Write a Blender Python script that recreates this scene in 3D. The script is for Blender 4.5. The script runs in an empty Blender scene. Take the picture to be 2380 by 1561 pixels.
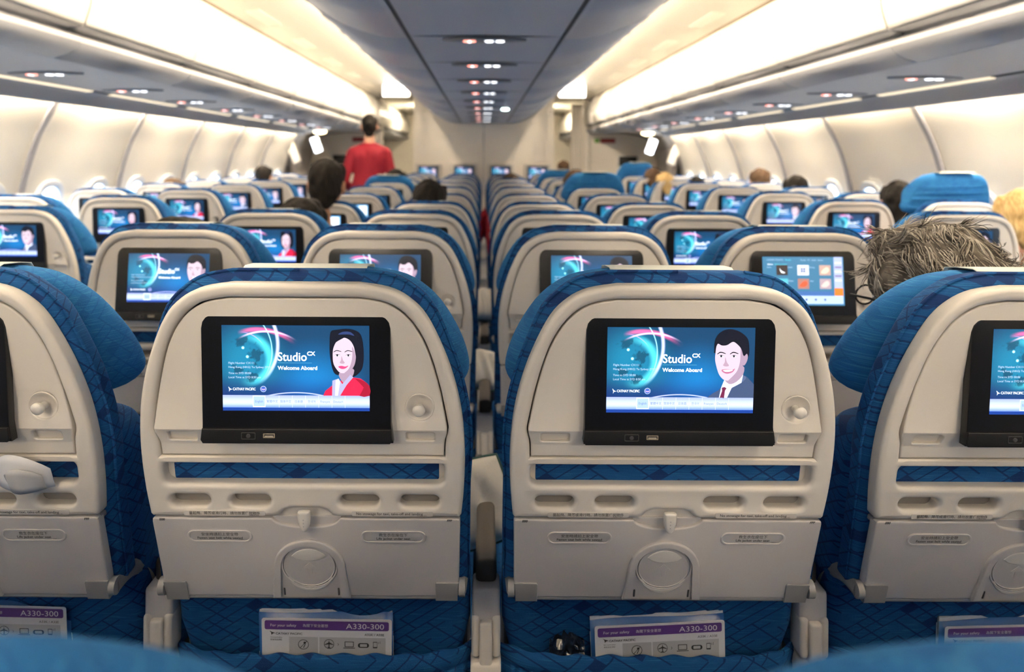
import bpy, bmesh, math, random
from mathutils import Vector, Matrix, noise
from mathutils.geometry import tessellate_polygon
random.seed(7)
S = bpy.context.scene; COL = S.collection
TMP = bpy.data.scenes.new('workbench')      # curves and remeshed shapes are evaluated here, away from the full scene
PI = math.pi
CAMZ = 1.28          # eye height; zc(h) turns a height relative to the lens into a world height
def zc(h): return CAMZ + h

def tmp_graph():
    with bpy.context.temp_override(scene=TMP, view_layer=TMP.view_layers[0]):
        d = bpy.context.evaluated_depsgraph_get(); d.update(); return d

# ------------------------------------------------------------------ materials
MATS = {}
def new_mat(name):
    m = bpy.data.materials.new(name); m.use_nodes = True
    return m, m.node_tree, m.node_tree.nodes['Principled BSDF']
def plain(name, col, rough=.5, metal=0., bump=0., bscale=400., spec=.5, var=0., sheen=0., coat=0.):
    if name in MATS: return MATS[name]
    m, t, b = new_mat(name); N = t.nodes; L = t.links
    b.inputs['Base Color'].default_value = (*col, 1); b.inputs['Roughness'].default_value = rough
    b.inputs['Metallic'].default_value = metal; b.inputs['Specular IOR Level'].default_value = spec
    b.inputs['Sheen Weight'].default_value = sheen; b.inputs['Coat Weight'].default_value = coat
    tc = N.new('ShaderNodeTexCoord')
    if var:
        n = N.new('ShaderNodeTexNoise'); n.inputs['Scale'].default_value = 6; n.inputs['Detail'].default_value = 3
        L.new(tc.outputs['Object'], n.inputs['Vector'])
        r = N.new('ShaderNodeMix'); r.data_type = 'RGBA'; r.inputs[6].default_value = (*[c*(1-var) for c in col], 1)
        r.inputs[7].default_value = (*[min(1, c*(1+var)) for c in col], 1); L.new(n.outputs['Fac'], r.inputs[0]); L.new(r.outputs[2], b.inputs['Base Color'])
    if bump:
        n = N.new('ShaderNodeTexNoise'); n.inputs['Scale'].default_value = bscale; n.inputs['Detail'].default_value = 2
        bp = N.new('ShaderNodeBump'); bp.inputs['Strength'].default_value = bump; bp.inputs['Distance'].default_value = .001
        L.new(tc.outputs['Object'], n.inputs['Vector']); L.new(n.outputs['Fac'], bp.inputs['Height']); L.new(bp.outputs['Normal'], b.inputs['Normal'])
    MATS[name] = m; return m
def emit(name, col, strength, sample=True):
    if name in MATS: return MATS[name]
    m = bpy.data.materials.new(name); m.use_nodes = True; t = m.node_tree; t.nodes.clear()
    e = t.nodes.new('ShaderNodeEmission'); e.inputs[0].default_value = (*col, 1); e.inputs[1].default_value = strength
    o = t.nodes.new('ShaderNodeOutputMaterial'); t.links.new(e.outputs[0], o.inputs[0])
    if not sample: m.cycles.emission_sampling = 'NONE'
    MATS[name] = m; return m
def pixel_mat(name, col, k=1.0):
    """one colour of a switched-on screen: glossy glass in front of lit pixels"""
    if name in MATS: return MATS[name]
    m, t, b = new_mat(name)
    b.inputs['Base Color'].default_value = (.01, .01, .012, 1); b.inputs['Roughness'].default_value = .22
    b.inputs['Emission Color'].default_value = (*col, 1); b.inputs['Emission Strength'].default_value = k*.56
    m.cycles.emission_sampling = 'NONE'
    MATS[name] = m; return m

class G:
    """tiny node-graph helper"""
    def __init__(s, t): s.t = t; s.N = t.nodes; s.L = t.links
    def m(s, op, a, b=None, c=None):
        n = s.N.new('ShaderNodeMath'); n.operation = op
        for i, v in enumerate((a, b, c)):
            if v is None: continue
            if isinstance(v, (int, float)): n.inputs[i].default_value = v
            else: s.L.new(v, n.inputs[i])
        return n.outputs[0]
    def mix(s, f, a, b):
        n = s.N.new('ShaderNodeMix'); n.data_type = 'RGBA'
        for i, v in ((0, f), (6, a), (7, b)):
            if isinstance(v, (int, float)): n.inputs[i].default_value = v
            elif isinstance(v, tuple): n.inputs[i].default_value = (*v, 1)
            else: s.L.new(v, n.inputs[i])
        return n.outputs[2]
    def ss(s, x, a, b):
        n = s.N.new('ShaderNodeMapRange'); n.interpolation_type = 'SMOOTHSTEP'
        s.L.new(x, n.inputs[0]); n.inputs[1].default_value = a; n.inputs[2].default_value = b
        return n.outputs[0]
    def xyz(s, v):
        n = s.N.new('ShaderNodeSeparateXYZ'); s.L.new(v, n.inputs[0]); return n.outputs
    def vec(s, x, y, z=0.):
        n = s.N.new('ShaderNodeCombineXYZ')
        for i, v in enumerate((x, y, z)):
            if isinstance(v, (int, float)): n.inputs[i].default_value = v
            else: s.L.new(v, n.inputs[i])
        return n.outputs[0]
    def noise(s, v, scale, det=2., rough=.5):
        n = s.N.new('ShaderNodeTexNoise'); n.inputs['Scale'].default_value = scale; n.inputs['Detail'].default_value = det
        n.inputs['Roughness'].default_value = rough; s.L.new(v, n.inputs['Vector']); return n.outputs['Fac']
    def white(s, v):
        n = s.N.new('ShaderNodeTexWhiteNoise'); n.noise_dimensions = '3D'; s.L.new(v, n.inputs['Vector']); return n.outputs['Value']

def fabric(name, base, dark, light, cell=.021, lattice=True):
    m, t, b = new_mat(name); g = G(t)
    tc = g.N.new('ShaderNodeTexCoord').outputs['Object']; o = g.xyz(tc)
    x = g.m('ADD', o[0], g.m('MULTIPLY', o[1], 1.0)); z = g.m('MULTIPLY', o[2], 1.05)
    u = g.m('DIVIDE', g.m('ADD', g.m('MULTIPLY', x, .62), z), cell); v = g.m('DIVIDE', g.m('SUBTRACT', g.m('MULTIPLY', x, .85), z), cell)
    fu, fv = g.m('FLOOR', u), g.m('FLOOR', v)
    lu = g.m('LESS_THAN', g.m('FRACT', u), .14); lv = g.m('LESS_THAN', g.m('FRACT', v), .14)
    gu = g.m('GREATER_THAN', g.white(g.vec(fu, g.m('FLOOR', g.m('MULTIPLY', v, .5)), 3.1)), .32)
    gv = g.m('GREATER_THAN', g.white(g.vec(g.m('FLOOR', g.m('MULTIPLY', u, .5)), fv, 7.7)), .32)
    sq = g.m('GREATER_THAN', g.white(g.vec(fu, fv, .5)), .93)
    pat = g.m('MAXIMUM', g.m('MAXIMUM', g.m('MULTIPLY', lu, gu), g.m('MULTIPLY', lv, gv)), sq)
    st = g.noise(g.vec(g.m('MULTIPLY', x, 25.), g.m('MULTIPLY', z, 700.)), 1., 2.)
    st = g.ss(st, .5, .72)
    c = g.mix(g.m('MULTIPLY', st, .55), base, light)
    c = g.mix(g.m('MULTIPLY', pat, .8 if lattice else .35), c, dark)
    g.L.new(c, b.inputs['Base Color']); b.inputs['Roughness'].default_value = .85; b.inputs['Specular IOR Level'].default_value = .25
    b.inputs['Sheen Weight'].default_value = .2; b.inputs['Sheen Tint'].default_value = (*[min(1, q*3) for q in base], 1)
    n = g.noise(tc, 900., 2.); bp = g.N.new('ShaderNodeBump'); bp.inputs['Strength'].default_value = .5; bp.inputs['Distance'].default_value = .001
    g.L.new(n, bp.inputs['Height']); g.L.new(bp.outputs[0], b.inputs['Normal'])
    MATS[name] = m; return m

SHELL = plain('shell_plastic', (.64, .595, .535), .45, bump=.12, bscale=900, var=.02)
SHELL2 = plain('shell_plastic_tray', (.50, .475, .465), .5, bump=.15, bscale=900)
GREYP = plain('grey_plastic', (.24, .24, .25), .5)
DARKG = plain('dark_metal', (.05, .05, .055), .5)
BLACK = plain('black_gloss', (.006, .006, .007), .28, spec=.35)
BLACK2 = plain('black_satin', (.008, .008, .009), .5, spec=.3)
KNOB = plain('knob_plastic', (.66, .63, .58), .3)
BROWN = plain('armrest_leatherette', (.055, .045, .035), .55)
FAB = fabric('seat_fabric', (.004, .060, .200), (.002, .012, .080), (.022, .16, .33))
FAB2 = fabric('headrest_fabric', (.014, .125, .34), (.008, .06, .23), (.06, .28, .50), lattice=False)
CLOTH = plain('white_cloth', (.74, .76, .70), .85, bump=.3, bscale=500)
INK = plain('black_ink', (.03, .03, .03), .7)
CLEAR = plain('sticker_film', (.60, .56, .51), .25)
PAPER = plain('paper', (.72, .72, .74), .6)
PURPLE = plain('purple_ink', (.12, .05, .24), .35)
WHITEINK = plain('white_ink', (.8, .8, .82), .5)
PALEGREY = plain('pale_grey_ink', (.48, .48, .49), .5)
NET = plain('dark_net', (.008, .02, .05), .9)
BINW = plain('bin_lining', (.80, .77, .71), .4, coat=.1)
BING = plain('bin_lower', (.33, .34, .37), .45)
BINRAIL = plain('bin_rail', (.27, .27, .28), .5)
CEILG = plain('ceiling_panel', (.50, .52, .59), .4)
WALLM = plain('sidewall_panel', (.78, .74, .67), .55, var=.02)
WALLG = plain('sidewall_seam', (.30, .30, .33), .6)
BULK = plain('bulkhead_laminate', (.86, .79, .69), .5, var=.02)
CARPET = plain('carpet', (.02, .035, .07), .95, bump=.6, bscale=600)
DOORM = plain('door_lining', (.34, .31, .29), .5)

# ------------------------------------------------------------------ mesh builder
def curve_mesh(cu):
    ob = bpy.data.objects.new('tmp', cu); TMP.collection.objects.link(ob)
    dg = tmp_graph()
    me = bpy.data.meshes.new_from_object(ob.evaluated_get(dg))
    bpy.data.objects.remove(ob); bpy.data.curves.remove(cu)
    return me
FONT = {}
def text_mesh(body, size, align='CENTER', shear=0., fat=0., font=None):
    t = bpy.data.curves.new('t', 'FONT'); t.body = body; t.size = size; t.align_x = align; t.shear = shear; t.offset = fat
    t.resolution_u = 3
    return curve_mesh(t)
def crom(pts, n=5, closed=True):
    out = []; N = len(pts)
    for i in range(N if closed else N-1):
        p0, p1, p2, p3 = (pts[(i-1) % N], pts[i], pts[(i+1) % N], pts[(i+2) % N]) if closed else (pts[max(i-1, 0)], pts[i], pts[i+1], pts[min(i+2, N-1)])
        for k in range(n):
            t = k/n
            out.append(tuple(.5*((2*b)+(c-a)*t+(2*a-5*b+4*c-d)*t*t+(3*b-a-3*c+d)*t**3) for a, b, c, d in zip(p0, p1, p2, p3)))
    if not closed: out.append(tuple(pts[-1]))
    return out
def rrect(cx, cy, hw, hh, r, n=5):
    o = []
    for sx, sy, a0 in ((1, 1, 0), (-1, 1, 90), (-1, -1, 180), (1, -1, 270)):
        for k in range(n+1):
            a = math.radians(a0+90*k/n); o.append((cx+sx*(hw-r)+r*math.cos(a), cy+sy*(hh-r)+r*math.sin(a)))
    return o
def circ(cx, cy, r, n=24, ry=None, a0=0, a1=360):
    full = (a1-a0) == 360
    return [(cx+r*math.cos(math.radians(a0+(a1-a0)*k/(n if full else n-1))), cy+(ry or r)*math.sin(math.radians(a0+(a1-a0)*k/(n if full else n-1)))) for k in range(n)]

class MB:
    def __init__(s): s.bm = bmesh.new(); s.mats = []
    def mi(s, m):
        if m not in s.mats: s.mats.append(m)
        return s.mats.index(m)
    def add(s, bm2, mat, fn=None, flip=False):
        i = s.mi(mat); vm = {}
        for v in bm2.verts:
            vm[v] = s.bm.verts.new(fn(v.co) if fn else v.co)
        for f in bm2.faces:
            try: nf = s.bm.faces.new([vm[v] for v in f.verts])
            except ValueError: continue
            nf.material_index = i; nf.smooth = True
        bm2.free()
    def mesh(s, me, mat, fn=None):
        b = bmesh.new(); b.from_mesh(me); bpy.data.meshes.remove(me); s.add(b, mat, fn)
    def plate(s, outs, w0, w1, bev, mat, fn, cuts=(), res=3):
        """outlines in (x, z); w0..w1 is depth towards the viewer of that face"""
        cu = bpy.data.curves.new('c', 'CURVE'); cu.dimensions = '2D'; cu.fill_mode = 'BOTH'
        for o in outs:
            sp = cu.splines.new('POLY'); sp.points.add(len(o)-1); sp.use_cyclic_u = True
            for p, (x, y) in zip(sp.points, o): p.co = (x, y, 0, 1)
        T = w1-w0; cu.extrude = max(T/2-bev, 0); cu.bevel_depth = bev; cu.bevel_resolution = res; cu.offset = -bev
        me = curve_mesh(cu); b = bmesh.new(); b.from_mesh(me); bpy.data.meshes.remove(me)
        bmesh.ops.remove_doubles(b, verts=b.verts, dist=1e-5)
        for c in cuts:
            bmesh.ops.bisect_plane(b, geom=b.verts[:]+b.edges[:]+b.faces[:], plane_co=(0, c, 0), plane_no=(0, 1, 0))
        mid = (w0+w1)/2
        s.add(b, mat, lambda co: fn(co.x, co.y, co.z+mid))
    def flat(s, pts, mat, fn, w=0.):
        b = bmesh.new(); V = [b.verts.new((p[0], p[1], w)) for p in pts]
        for t in tessellate_polygon([[Vector((p[0], p[1], 0)) for p in pts]]):
            try: b.faces.new([V[i] for i in t])
            except ValueError: pass
        s.add(b, mat, lambda co: fn(co.x, co.y, co.z))
    def text(s, body, size, x, z, mat, fn, w=0., align='CENTER', shear=0., fat=0., sx=1., sz=1., rot=0.):
        me = text_mesh(body, size, align, shear, fat); c, q = math.cos(rot), math.sin(rot)
        s.mesh(me, mat, lambda co: fn(x+(co.x*c-co.y*q)*sx, z+(co.x*q+co.y*c)*sz, w))
    def box(s, c, h, mat, bev=0., seg=2, M=None):
        b = bmesh.new(); bmesh.ops.create_cube(b, size=2)
        for v in b.verts: v.co = Vector((v.co.x*h[0], v.co.y*h[1], v.co.z*h[2]))
        if bev: bmesh.ops.bevel(b, geom=b.edges[:], offset=bev, segments=seg, profile=.5, affect='EDGES')
        C = Vector(c); s.add(b, mat, (lambda co: C+(M@co)) if M else (lambda co: C+co))
    def ball(s, c, r, mat, M=None, seg=20):
        r = (r, r, r) if isinstance(r, (int, float)) else r
        b = bmesh.new(); bmesh.ops.create_uvsphere(b, u_segments=seg, v_segments=seg//2+2, radius=1); C = Vector(c)
        s.add(b, mat, lambda co: C+((M@Vector((co.x*r[0], co.y*r[1], co.z*r[2]))) if M else Vector((co.x*r[0], co.y*r[1], co.z*r[2]))))
    def lathe(s, prof, mat, fn, n=24):
        """prof: (radius, w) pairs, swept round in the face plane"""
        b = bmesh.new(); R = []
        for r, w in prof: R.append([b.verts.new((r*math.cos(2*PI*k/n), r*math.sin(2*PI*k/n), w)) for k in range(n)])
        for a, c in zip(R, R[1:]):
            for k in range(n): b.faces.new((a[k], a[(k+1) % n], c[(k+1) % n], c[k]))
        if prof[-1][0] < 1e-3: pass
        b.faces.new(R[-1]); s.add(b, mat, lambda co: fn(co.x, co.y, co.z))
    def tube(s, pts, r, mat, n=8, sx=1., closed=False):
        b = bmesh.new(); P = [Vector(p) for p in pts]; rings = []
        for i, p in enumerate(P):
            a = P[(i-1) % len(P)] if (i or closed) else p; c = P[(i+1) % len(P)] if (i < len(P)-1 or closed) else p
            d = (c-a).normalized(); u = d.cross(Vector((0, 0, 1)))
            if u.length < .05: u = d.cross(Vector((0, 1, 0)))
            u.normalize(); v = d.cross(u); rr = r[i] if isinstance(r, (list, tuple)) else r
            rings.append([b.verts.new(p+u*math.cos(2*PI*k/n)*rr*sx+v*math.sin(2*PI*k/n)*rr) for k in range(n)])
        for a, c in (zip(rings, rings[1:]+rings[:1]) if closed else zip(rings, rings[1:])):
            for k in range(n): b.faces.new((a[k], a[(k+1) % n], c[(k+1) % n], c[k]))
        if not closed: b.faces.new(rings[0][::-1]); b.faces.new(rings[-1])
        s.add(b, mat)
    def grid(s, rows, mat, closed=False):
        b = bmesh.new(); V = [[b.verts.new(p) for p in r] for r in rows]
        for a, c in zip(V, V[1:]):
            n = len(a)
            for k in range(n if closed else n-1): b.faces.new((a[k], a[(k+1) % n], c[(k+1) % n], c[k]))
        s.add(b, mat)
    def build(s, name, parent=None, loc=(0, 0, 0), angle=40, rz=0.):
        bmesh.ops.recalc_face_normals(s.bm, faces=s.bm.faces[:])
        me = bpy.data.meshes.new(name); s.bm.to_mesh(me); s.bm.free()
        for m in s.mats: me.materials.append(m)
        me.set_sharp_from_angle(angle=math.radians(angle))
        o = bpy.data.objects.new(name, me); COL.objects.link(o); o.location = loc; o.rotation_euler.z = rz
        if parent: o.parent = parent
        return o
def empty(name, loc, rz=0.):
    o = bpy.data.objects.new(name, None); COL.objects.link(o); o.location = loc; o.rotation_euler.z = rz; o.empty_display_size = .1
    return o
def tag(o, label, cat, group=None):
    o['label'] = label; o['category'] = cat
    if group: o['group'] = group
    return o
def struct(o): o['kind'] = 'structure'; return o
def copy_tree(o, parent=None, skip=()):
    c = o.copy(); COL.objects.link(c); c.parent = parent
    for ch in list(o.children):
        if ch.name.split('.')[0] in skip: continue
        copy_tree(ch, c, skip)
    return c

# ------------------------------------------------------------------ the pictures shown on the seat screens
AW, AH = .0967*2, .1147          # lit area of one screen
DISP = {}
def screen_bg(kind):
    m, t, b = new_mat('screen_picture_'+kind); g = G(t)
    uv = g.xyz(g.N.new('ShaderNodeTexCoord').outputs['UV']); x = uv[0]; y = g.m('DIVIDE', uv[1], 1.69)
    def dist(cx, cy): return g.m('SQRT', g.m('ADD', g.m('POWER', g.m('SUBTRACT', x, cx), 2.), g.m('POWER', g.m('SUBTRACT', y, cy/1.69), 2.)))
    # deep blue ground, brighter towards the globe and the lower middle
    d0 = dist(.62, .22); d1 = dist(.17, .60)
    c = g.mix(g.ss(d0, 0., .42), (.004, .13, .36), (.004, .030, .075))
    c = g.mix(g.m('MULTIPLY', g.m('SUBTRACT', 1., g.ss(d1, .05, .33)), .55), c, (.01, .20, .34))
    low = g.m('SUBTRACT', 1., g.ss(uv[1], .18, .45))
    c = g.mix(g.m('MULTIPLY', low, .7), c, (.006, .015, .10))
    # globe with dark land
    rim = g.m('SUBTRACT', 1., g.ss(g.m('ABSOLUTE', g.m('SUBTRACT', d1, .155)), .0, .045))
    rimside = g.ss(x, .10, .30)
    c = g.mix(g.m('MULTIPLY', g.m('MULTIPLY', rim, rimside), .6), c, (.08, .62, .70))
    ins = g.m('SUBTRACT', 1., g.ss(d1, .15, .17))
    land = g.ss(g.noise(g.vec(x, y, 2.3), 9., 4., .62), .53, .60)
    c = g.mix(g.m('MULTIPLY', g.m('MULTIPLY', ins, land), .75), c, (.004, .03, .06))
    # sweeping pink and white arcs
    for cx, cy, r, w, col, k in ((.24, .30, .385, .022, (.75, .10, .28), .8), (.30, .30, .372, .010, (.85, .6, .95), .8), (.02, .78, .36, .018, (.55, .62, 1.), .8), (.03, .70, .31, .007, (.35, .8, 1.), .6), (.12, .60, .19, .006, (.6, .3, .8), .5)):
        d = dist(cx, cy); a = g.m('SUBTRACT', 1., g.ss(g.m('ABSOLUTE', g.m('SUBTRACT', d, r)), 0., w))
        fade = g.m('MULTIPLY', g.m('MULTIPLY', g.ss(uv[1], .74, .93), g.ss(x, .10, .22)), g.m('SUBTRACT', 1., g.ss(x, .36, .52)))
        if cx < .1: fade = g.m('MULTIPLY', g.ss(uv[1], .30, .60), g.m('SUBTRACT', 1., g.ss(x, .36, .46)))
        c = g.mix(g.m('MULTIPLY', g.m('MULTIPLY', a, fade), k), c, col)
    for px, py in ((.143, .737), (.172, .633)):
        a = g.m('SUBTRACT', 1., g.ss(dist(px, py), .004, .013)); c = g.mix(a, c, (.35, .95, 1.))
    # thin light curves along the foot
    d = dist(.5, -1.2); a = g.m('SUBTRACT', 1., g.ss(g.m('ABSOLUTE', g.m('SUBTRACT', d, .837)), 0., .006)); c = g.mix(g.m('MULTIPLY', a, .7), c, (.5, .55, 1.))
    b.inputs['Base Color'].default_value = (.01, .01, .012, 1); b.inputs['Roughness'].default_value = .22
    g.L.new(c, b.inputs['Emission Color']); b.inputs['Emission Strength'].default_value = .95
    m.cycles.emission_sampling = 'NONE'; return m
def bar_mat():
    m, t, b = new_mat('screen_bar'); g = G(t)
    uv = g.xyz(g.N.new('ShaderNodeTexCoord').outputs['UV'])
    c = g.mix(g.ss(uv[1], .03, .10), (.16, .30, .95), (.62, .72, 1.)); c = g.mix(g.m('MULTIPLY', g.ss(uv[1], .10, .185), .55), c, (.16, .22, .62))
    b.inputs['Base Color'].default_value = (.01, .01, .012, 1); b.inputs['Roughness'].default_value = .22
    g.L.new(c, b.inputs['Emission Color']); b.inputs['Emission Strength'].default_value = .56
    m.cycles.emission_sampling = 'NONE'; return m
PX = lambda n, c, k=1.: pixel_mat('pixels_'+n, c, k)
SBG = screen_bg('welcome'); SBAR = bar_mat()
def make_display(kind):
    mb = MB()
    fn = lambda u, v, w: Vector(((u-.5)*AW, -w*.00006-.0004, (v-.5)*AH))
    def quad(u0, v0, u1, v1, mat, w): mb.flat([(u0, v0), (u1, v0), (u1, v1), (u0, v1)], mat, fn, w)
    def sh(pts, mat, w, n=5, flipx=None):
        mb.flat(crom(pts, n), mat, fn, w)
    A = AW/AH
    W = PX('white', (.85, .93, 1.), 1.6); W2 = PX('softwhite', (.55, .75, 1.), .9)
    T = lambda s_, size, u, v, mat=W, al='LEFT', fat=0., w=6, sx=1.: mb.text(s_, size, u, v, mat, fn, w, al, 0., fat, sx/A*1., 1.)
    if kind in ('man', 'woman'):
        quad(0, .183, 1, 1, SBG, 0); quad(0, .037, 1, .183, SBAR, 0); quad(0, 0, 1, .037, PX('navy', (.01, .05, .30)), 0)
        T('Studio', .142, .376, .588, fat=.0018, sx=.93); T('CX', .064, .577, .652, fat=.002)
        quad(.378, .562, .61, .566, PX('line', (.10, .4, .6)), 5)
        T('Welcome Aboard', .062, .378, .484, fat=.0014)
        for s_, v in (('Flight Number CX111', .549), ('Hong Kong (HKG) To Sydney (SYD)', .501), ('Time to SYD 00:00', .430), ('Local Time at SYD 8:50 pm', .382)): T(s_, .034, .042, v, W2, sx=.98)
        T('CATHAY PACIFIC', .042, .070, .241, sx=.80, fat=.0005)
        sh([(.040, .282), (.052, .262), (.066, .25), (.052, .245), (.044, .225), (.046, .25)], W, 6, 3)
        mb.flat(circ(.278, .256, .021, 24, .036), PX('badge', (.45, .55, .9)), fn, 6); mb.flat(circ(.278, .256, .017, 24, .029), PX('badge2', (.05, .12, .5)), fn, 7)
        sh([(.264, .262), (.278, .256), (.292, .262), (.290, .248), (.277, .242), (.266, .25)], PX('badge3', (.55, .4, .75)), 8, 3)
        quad(.205, .044, .290, .178, PX('white', (0, 0, 0)), 3); quad(.209, .052, .286, .170, PX('btn', (.40, .56, .85)), 4)
        ink = PX('barink', (.12, .2, .5))
        for s_, u in (('English', .2475), ('繁體中文', .337), ('简体中文', .428), ('日本語', .517), ('한국어', .606), ('Français', .697), ('Deutsch', .786)):
            T(s_, .036 if ord(s_[0]) > 999 else .038, u, .098, ink, 'CENTER', w=5, sx=.9)
        for u in (.382, .473, .562, .652, .742, .832): quad(u, .04, u+.002, .18, PX('barline', (.8, .88, 1.)), 3)
    if kind == 'man':
        hair = PX('hair', (.006, .007, .014)); skin = PX('skin', (.72, .56, .66), .95); skin2 = PX('skinshade', (.44, .31, .42), .9)
        suit = PX('suit', (.055, .085, .17)); suit2 = PX('suitlight', (.10, .14, .26)); shirt = PX('shirt', (.72, .80, 1.), 1.2); tie = PX('tie', (.16, .02, .06))
        sh([(.685, .183), (.715, .225), (.765, .275), (.79, .345), (.85, .42), (.92, .455), (.95, .43), (.99, .36), (1, .34), (1, .183)], suit, 8, 1)
        sh([(.83, .375), (.87, .40), (.93, .44), (.945, .41), (.90, .34), (.83, .27), (.80, .183), (.79, .183), (.80, .27)], suit2, 9, 2)
        sh([(.765, .183), (.778, .30), (.80, .40), (.86, .35), (.925, .455), (.915, .36), (.85, .30), (.82, .183)], shirt, 10, 1)
        sh([(.782, .30), (.80, .31), (.815, .295), (.805, .265), (.80, .183), (.770, .183), (.785, .265)], tie, 11, 1)
        sh([(.79, .42), (.83, .345), (.88, .37), (.925, .46), (.92, .56), (.80, .50)], skin2, 12, 3)
        sh([(.724, .74), (.73, .87), (.77, .955), (.83, .975), (.90, .94), (.95, .86), (.962, .75), (.958, .67), (.93, .60), (.90, .66), (.74, .70)], hair, 13, 4)
        sh([(.925, .66), (.945, .70), (.953, .66), (.945, .60), (.927, .56), (.915, .60)], skin2, 14, 3)
        sh([(.733, .70), (.742, .80), (.78, .87), (.83, .895), (.885, .86), (.918, .77), (.926, .66), (.92, .56), (.895, .47), (.86, .415), (.825, .385), (.79, .40), (.76, .46), (.74, .56), (.732, .63)], skin, 15, 5)
        sh([(.905, .78), (.927, .68), (.92, .56), (.895, .47), (.86, .415), (.825, .385), (.85, .43), (.883, .50), (.90, .60), (.902, .70)], skin2, 16, 4)
        sh([(.727, .70), (.736, .77), (.748, .815), (.775, .795), (.81, .800), (.85, .838), (.885, .800), (.908, .75), (.922, .68), (.938, .69), (.957, .76), (.95, .87), (.90, .95), (.835, .985), (.775, .962), (.733, .88)], hair, 17, 4)
        for u in (.772, .858):
            sh([(u-.026, .700), (u-.005, .722), (u+.028, .706), (u+.027, .698), (u-.004, .710), (u-.025, .692)], hair, 18, 3)
            sh([(u-.020, .667), (u, .682), (u+.021, .668), (u, .660)], PX('eyewhite', (.8, .75, .85)), 18, 3)
            mb.flat(circ(u, .670, .0065, 10, .0125), hair, fn, 19)
            sh([(u-.022, .668), (u, .686), (u+.023, .670), (u, .681)], hair, 20, 3)
        sh([(.800, .66), (.797, .60), (.786, .565), (.800, .552), (.818, .552), (.826, .565), (.812, .60)], PX('noseshade', (.46, .31, .40)), 18, 3)
        sh([(.778, .512), (.81, .520), (.85, .514), (.868, .528), (.852, .485), (.815, .465), (.785, .485)], PX('lip', (.5, .16, .28)), 18, 4)
        sh([(.788, .508), (.815, .513), (.853, .510), (.838, .494), (.812, .488), (.796, .494)], PX('teeth', (.95, .95, 1.), 1.3), 19, 3)
    if kind == 'woman':
        hair = PX('hair', (0, 0, 0)); skin = PX('skin', (0, 0, 0)); skin2 = PX('skinshade', (0, 0, 0)); hl = PX('hairlight', (.03, .05, .16))
        red = PX('redcoat', (.72, .015, .06), 1.1); red2 = PX('redshade', (.36, .008, .03)); col = PX('collar', (.42, .40, .62))
        sh([(.74, .93), (.79, .955), (.86, .965), (.925, .93), (.952, .85), (.962, .70), (.958, .55), (.94, .47), (.90, .41), (.86, .40), (.80, .42), (.765, .44), (.745, .52), (.732, .66), (.731, .80)], hair, 8, 5)
        sh([(.685, .183), (.70, .24), (.745, .30), (.78, .345), (.88, .40), (.94, .385), (.98, .335), (1, .30), (1, .183)], red, 9, 1)
        sh([(.90, .385), (.955, .36), (1, .30), (1, .183), (.93, .183), (.96, .28)], red2, 10, 2)
        sh([(.795, .45), (.81, .36), (.84, .33), (.885, .41), (.89, .50)], skin2, 11, 3)
        sh([(.745, .183), (.748, .36), (.79, .385), (.815, .32), (.87, .43), (.89, .40), (.845, .31), (.80, .183)], col, 12, 1)
        sh([(.765, .183), (.770, .36), (.79, .385), (.800, .34), (.785, .183)], PX('collarlight', (.75, .72, .95)), 13, 1)
        sh([(.752, .64), (.757, .74), (.785, .83), (.83, .862), (.875, .82), (.903, .72), (.908, .62), (.895, .53), (.865, .475), (.83, .45), (.80, .455), (.775, .50), (.757, .56)], skin, 14, 5)
        sh([(.885, .76), (.908, .64), (.895, .53), (.865, .475), (.83, .45), (.86, .50), (.878, .58), (.885, .66)], skin2, 15, 4)
        sh([(.742, .62), (.750, .72), (.765, .79), (.80, .835), (.855, .87), (.89, .79), (.905, .68), (.915, .60), (.935, .62), (.945, .80), (.90, .93), (.83, .955), (.77, .93), (.737, .82)], hair, 16, 4)
        sh([(.79, .90), (.82, .93), (.87, .93), (.90, .885), (.865, .90), (.83, .90)], hl, 17, 4)
        for u in (.783, .858):
            sh([(u-.024, .700), (u-.003, .718), (u+.026, .704), (u+.025, .698), (u-.003, .709), (u-.023, .693)], hair, 18, 3)
            sh([(u-.019, .652), (u, .666), (u+.020, .655), (u, .645)], PX('eyewhite', (0, 0, 0)), 18, 3)
            mb.flat(circ(u, .656, .006, 10, .011), hair, fn, 19)
            sh([(u-.021, .654), (u, .671), (u+.023, .658), (u, .665)], hair, 20, 3)
        sh([(.812, .65), (.808, .60), (.799, .572), (.812, .560), (.828, .562), (.833, .574), (.822, .60)], PX('noseshade', (0, 0, 0)), 18, 3)
        sh([(.790, .527), (.812, .535), (.836, .527), (.858, .537), (.838, .505), (.815, .498), (.797, .510)], PX('lipred', (.62, .06, .20)), 18, 4)
    if kind == 'menu':
        quad(0, 0, 1, 1, PX('menublue', (.05, .19, .33)), 0); quad(0, .0, .88, .12, SBAR, 1) if False else quad(0, .035, .985, .20, PX('menubar', (.42, .55, .95), 1.2), 1)
        quad(.0, .20, .86, .29, PX('menuband', (.06, .16, .42)), 1)
        T('CATHAY PACIFIC', .045, .05, .92, W2); T('Studio', .05, .28, .92, PX('cyan', (.1, .7, .8))); T('Movies   TV   Audio   Games', .04, .47, .92, W2); T('Home', .045, .06, .83, W); T('Entertainment', .045, .15, .83, PX('cyan', (0, 0, 0)))
        tiles = [(.17, .62, (.05, .035, .03)), (.43, .62, (.85, .9, 1.)), (.70, .62, (.55, .36, .30)), (.17, .34, (.10, .5, .6)), (.43, .34, (.42, .20, .16)), (.70, .34, (.45, .34, .38))]
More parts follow.
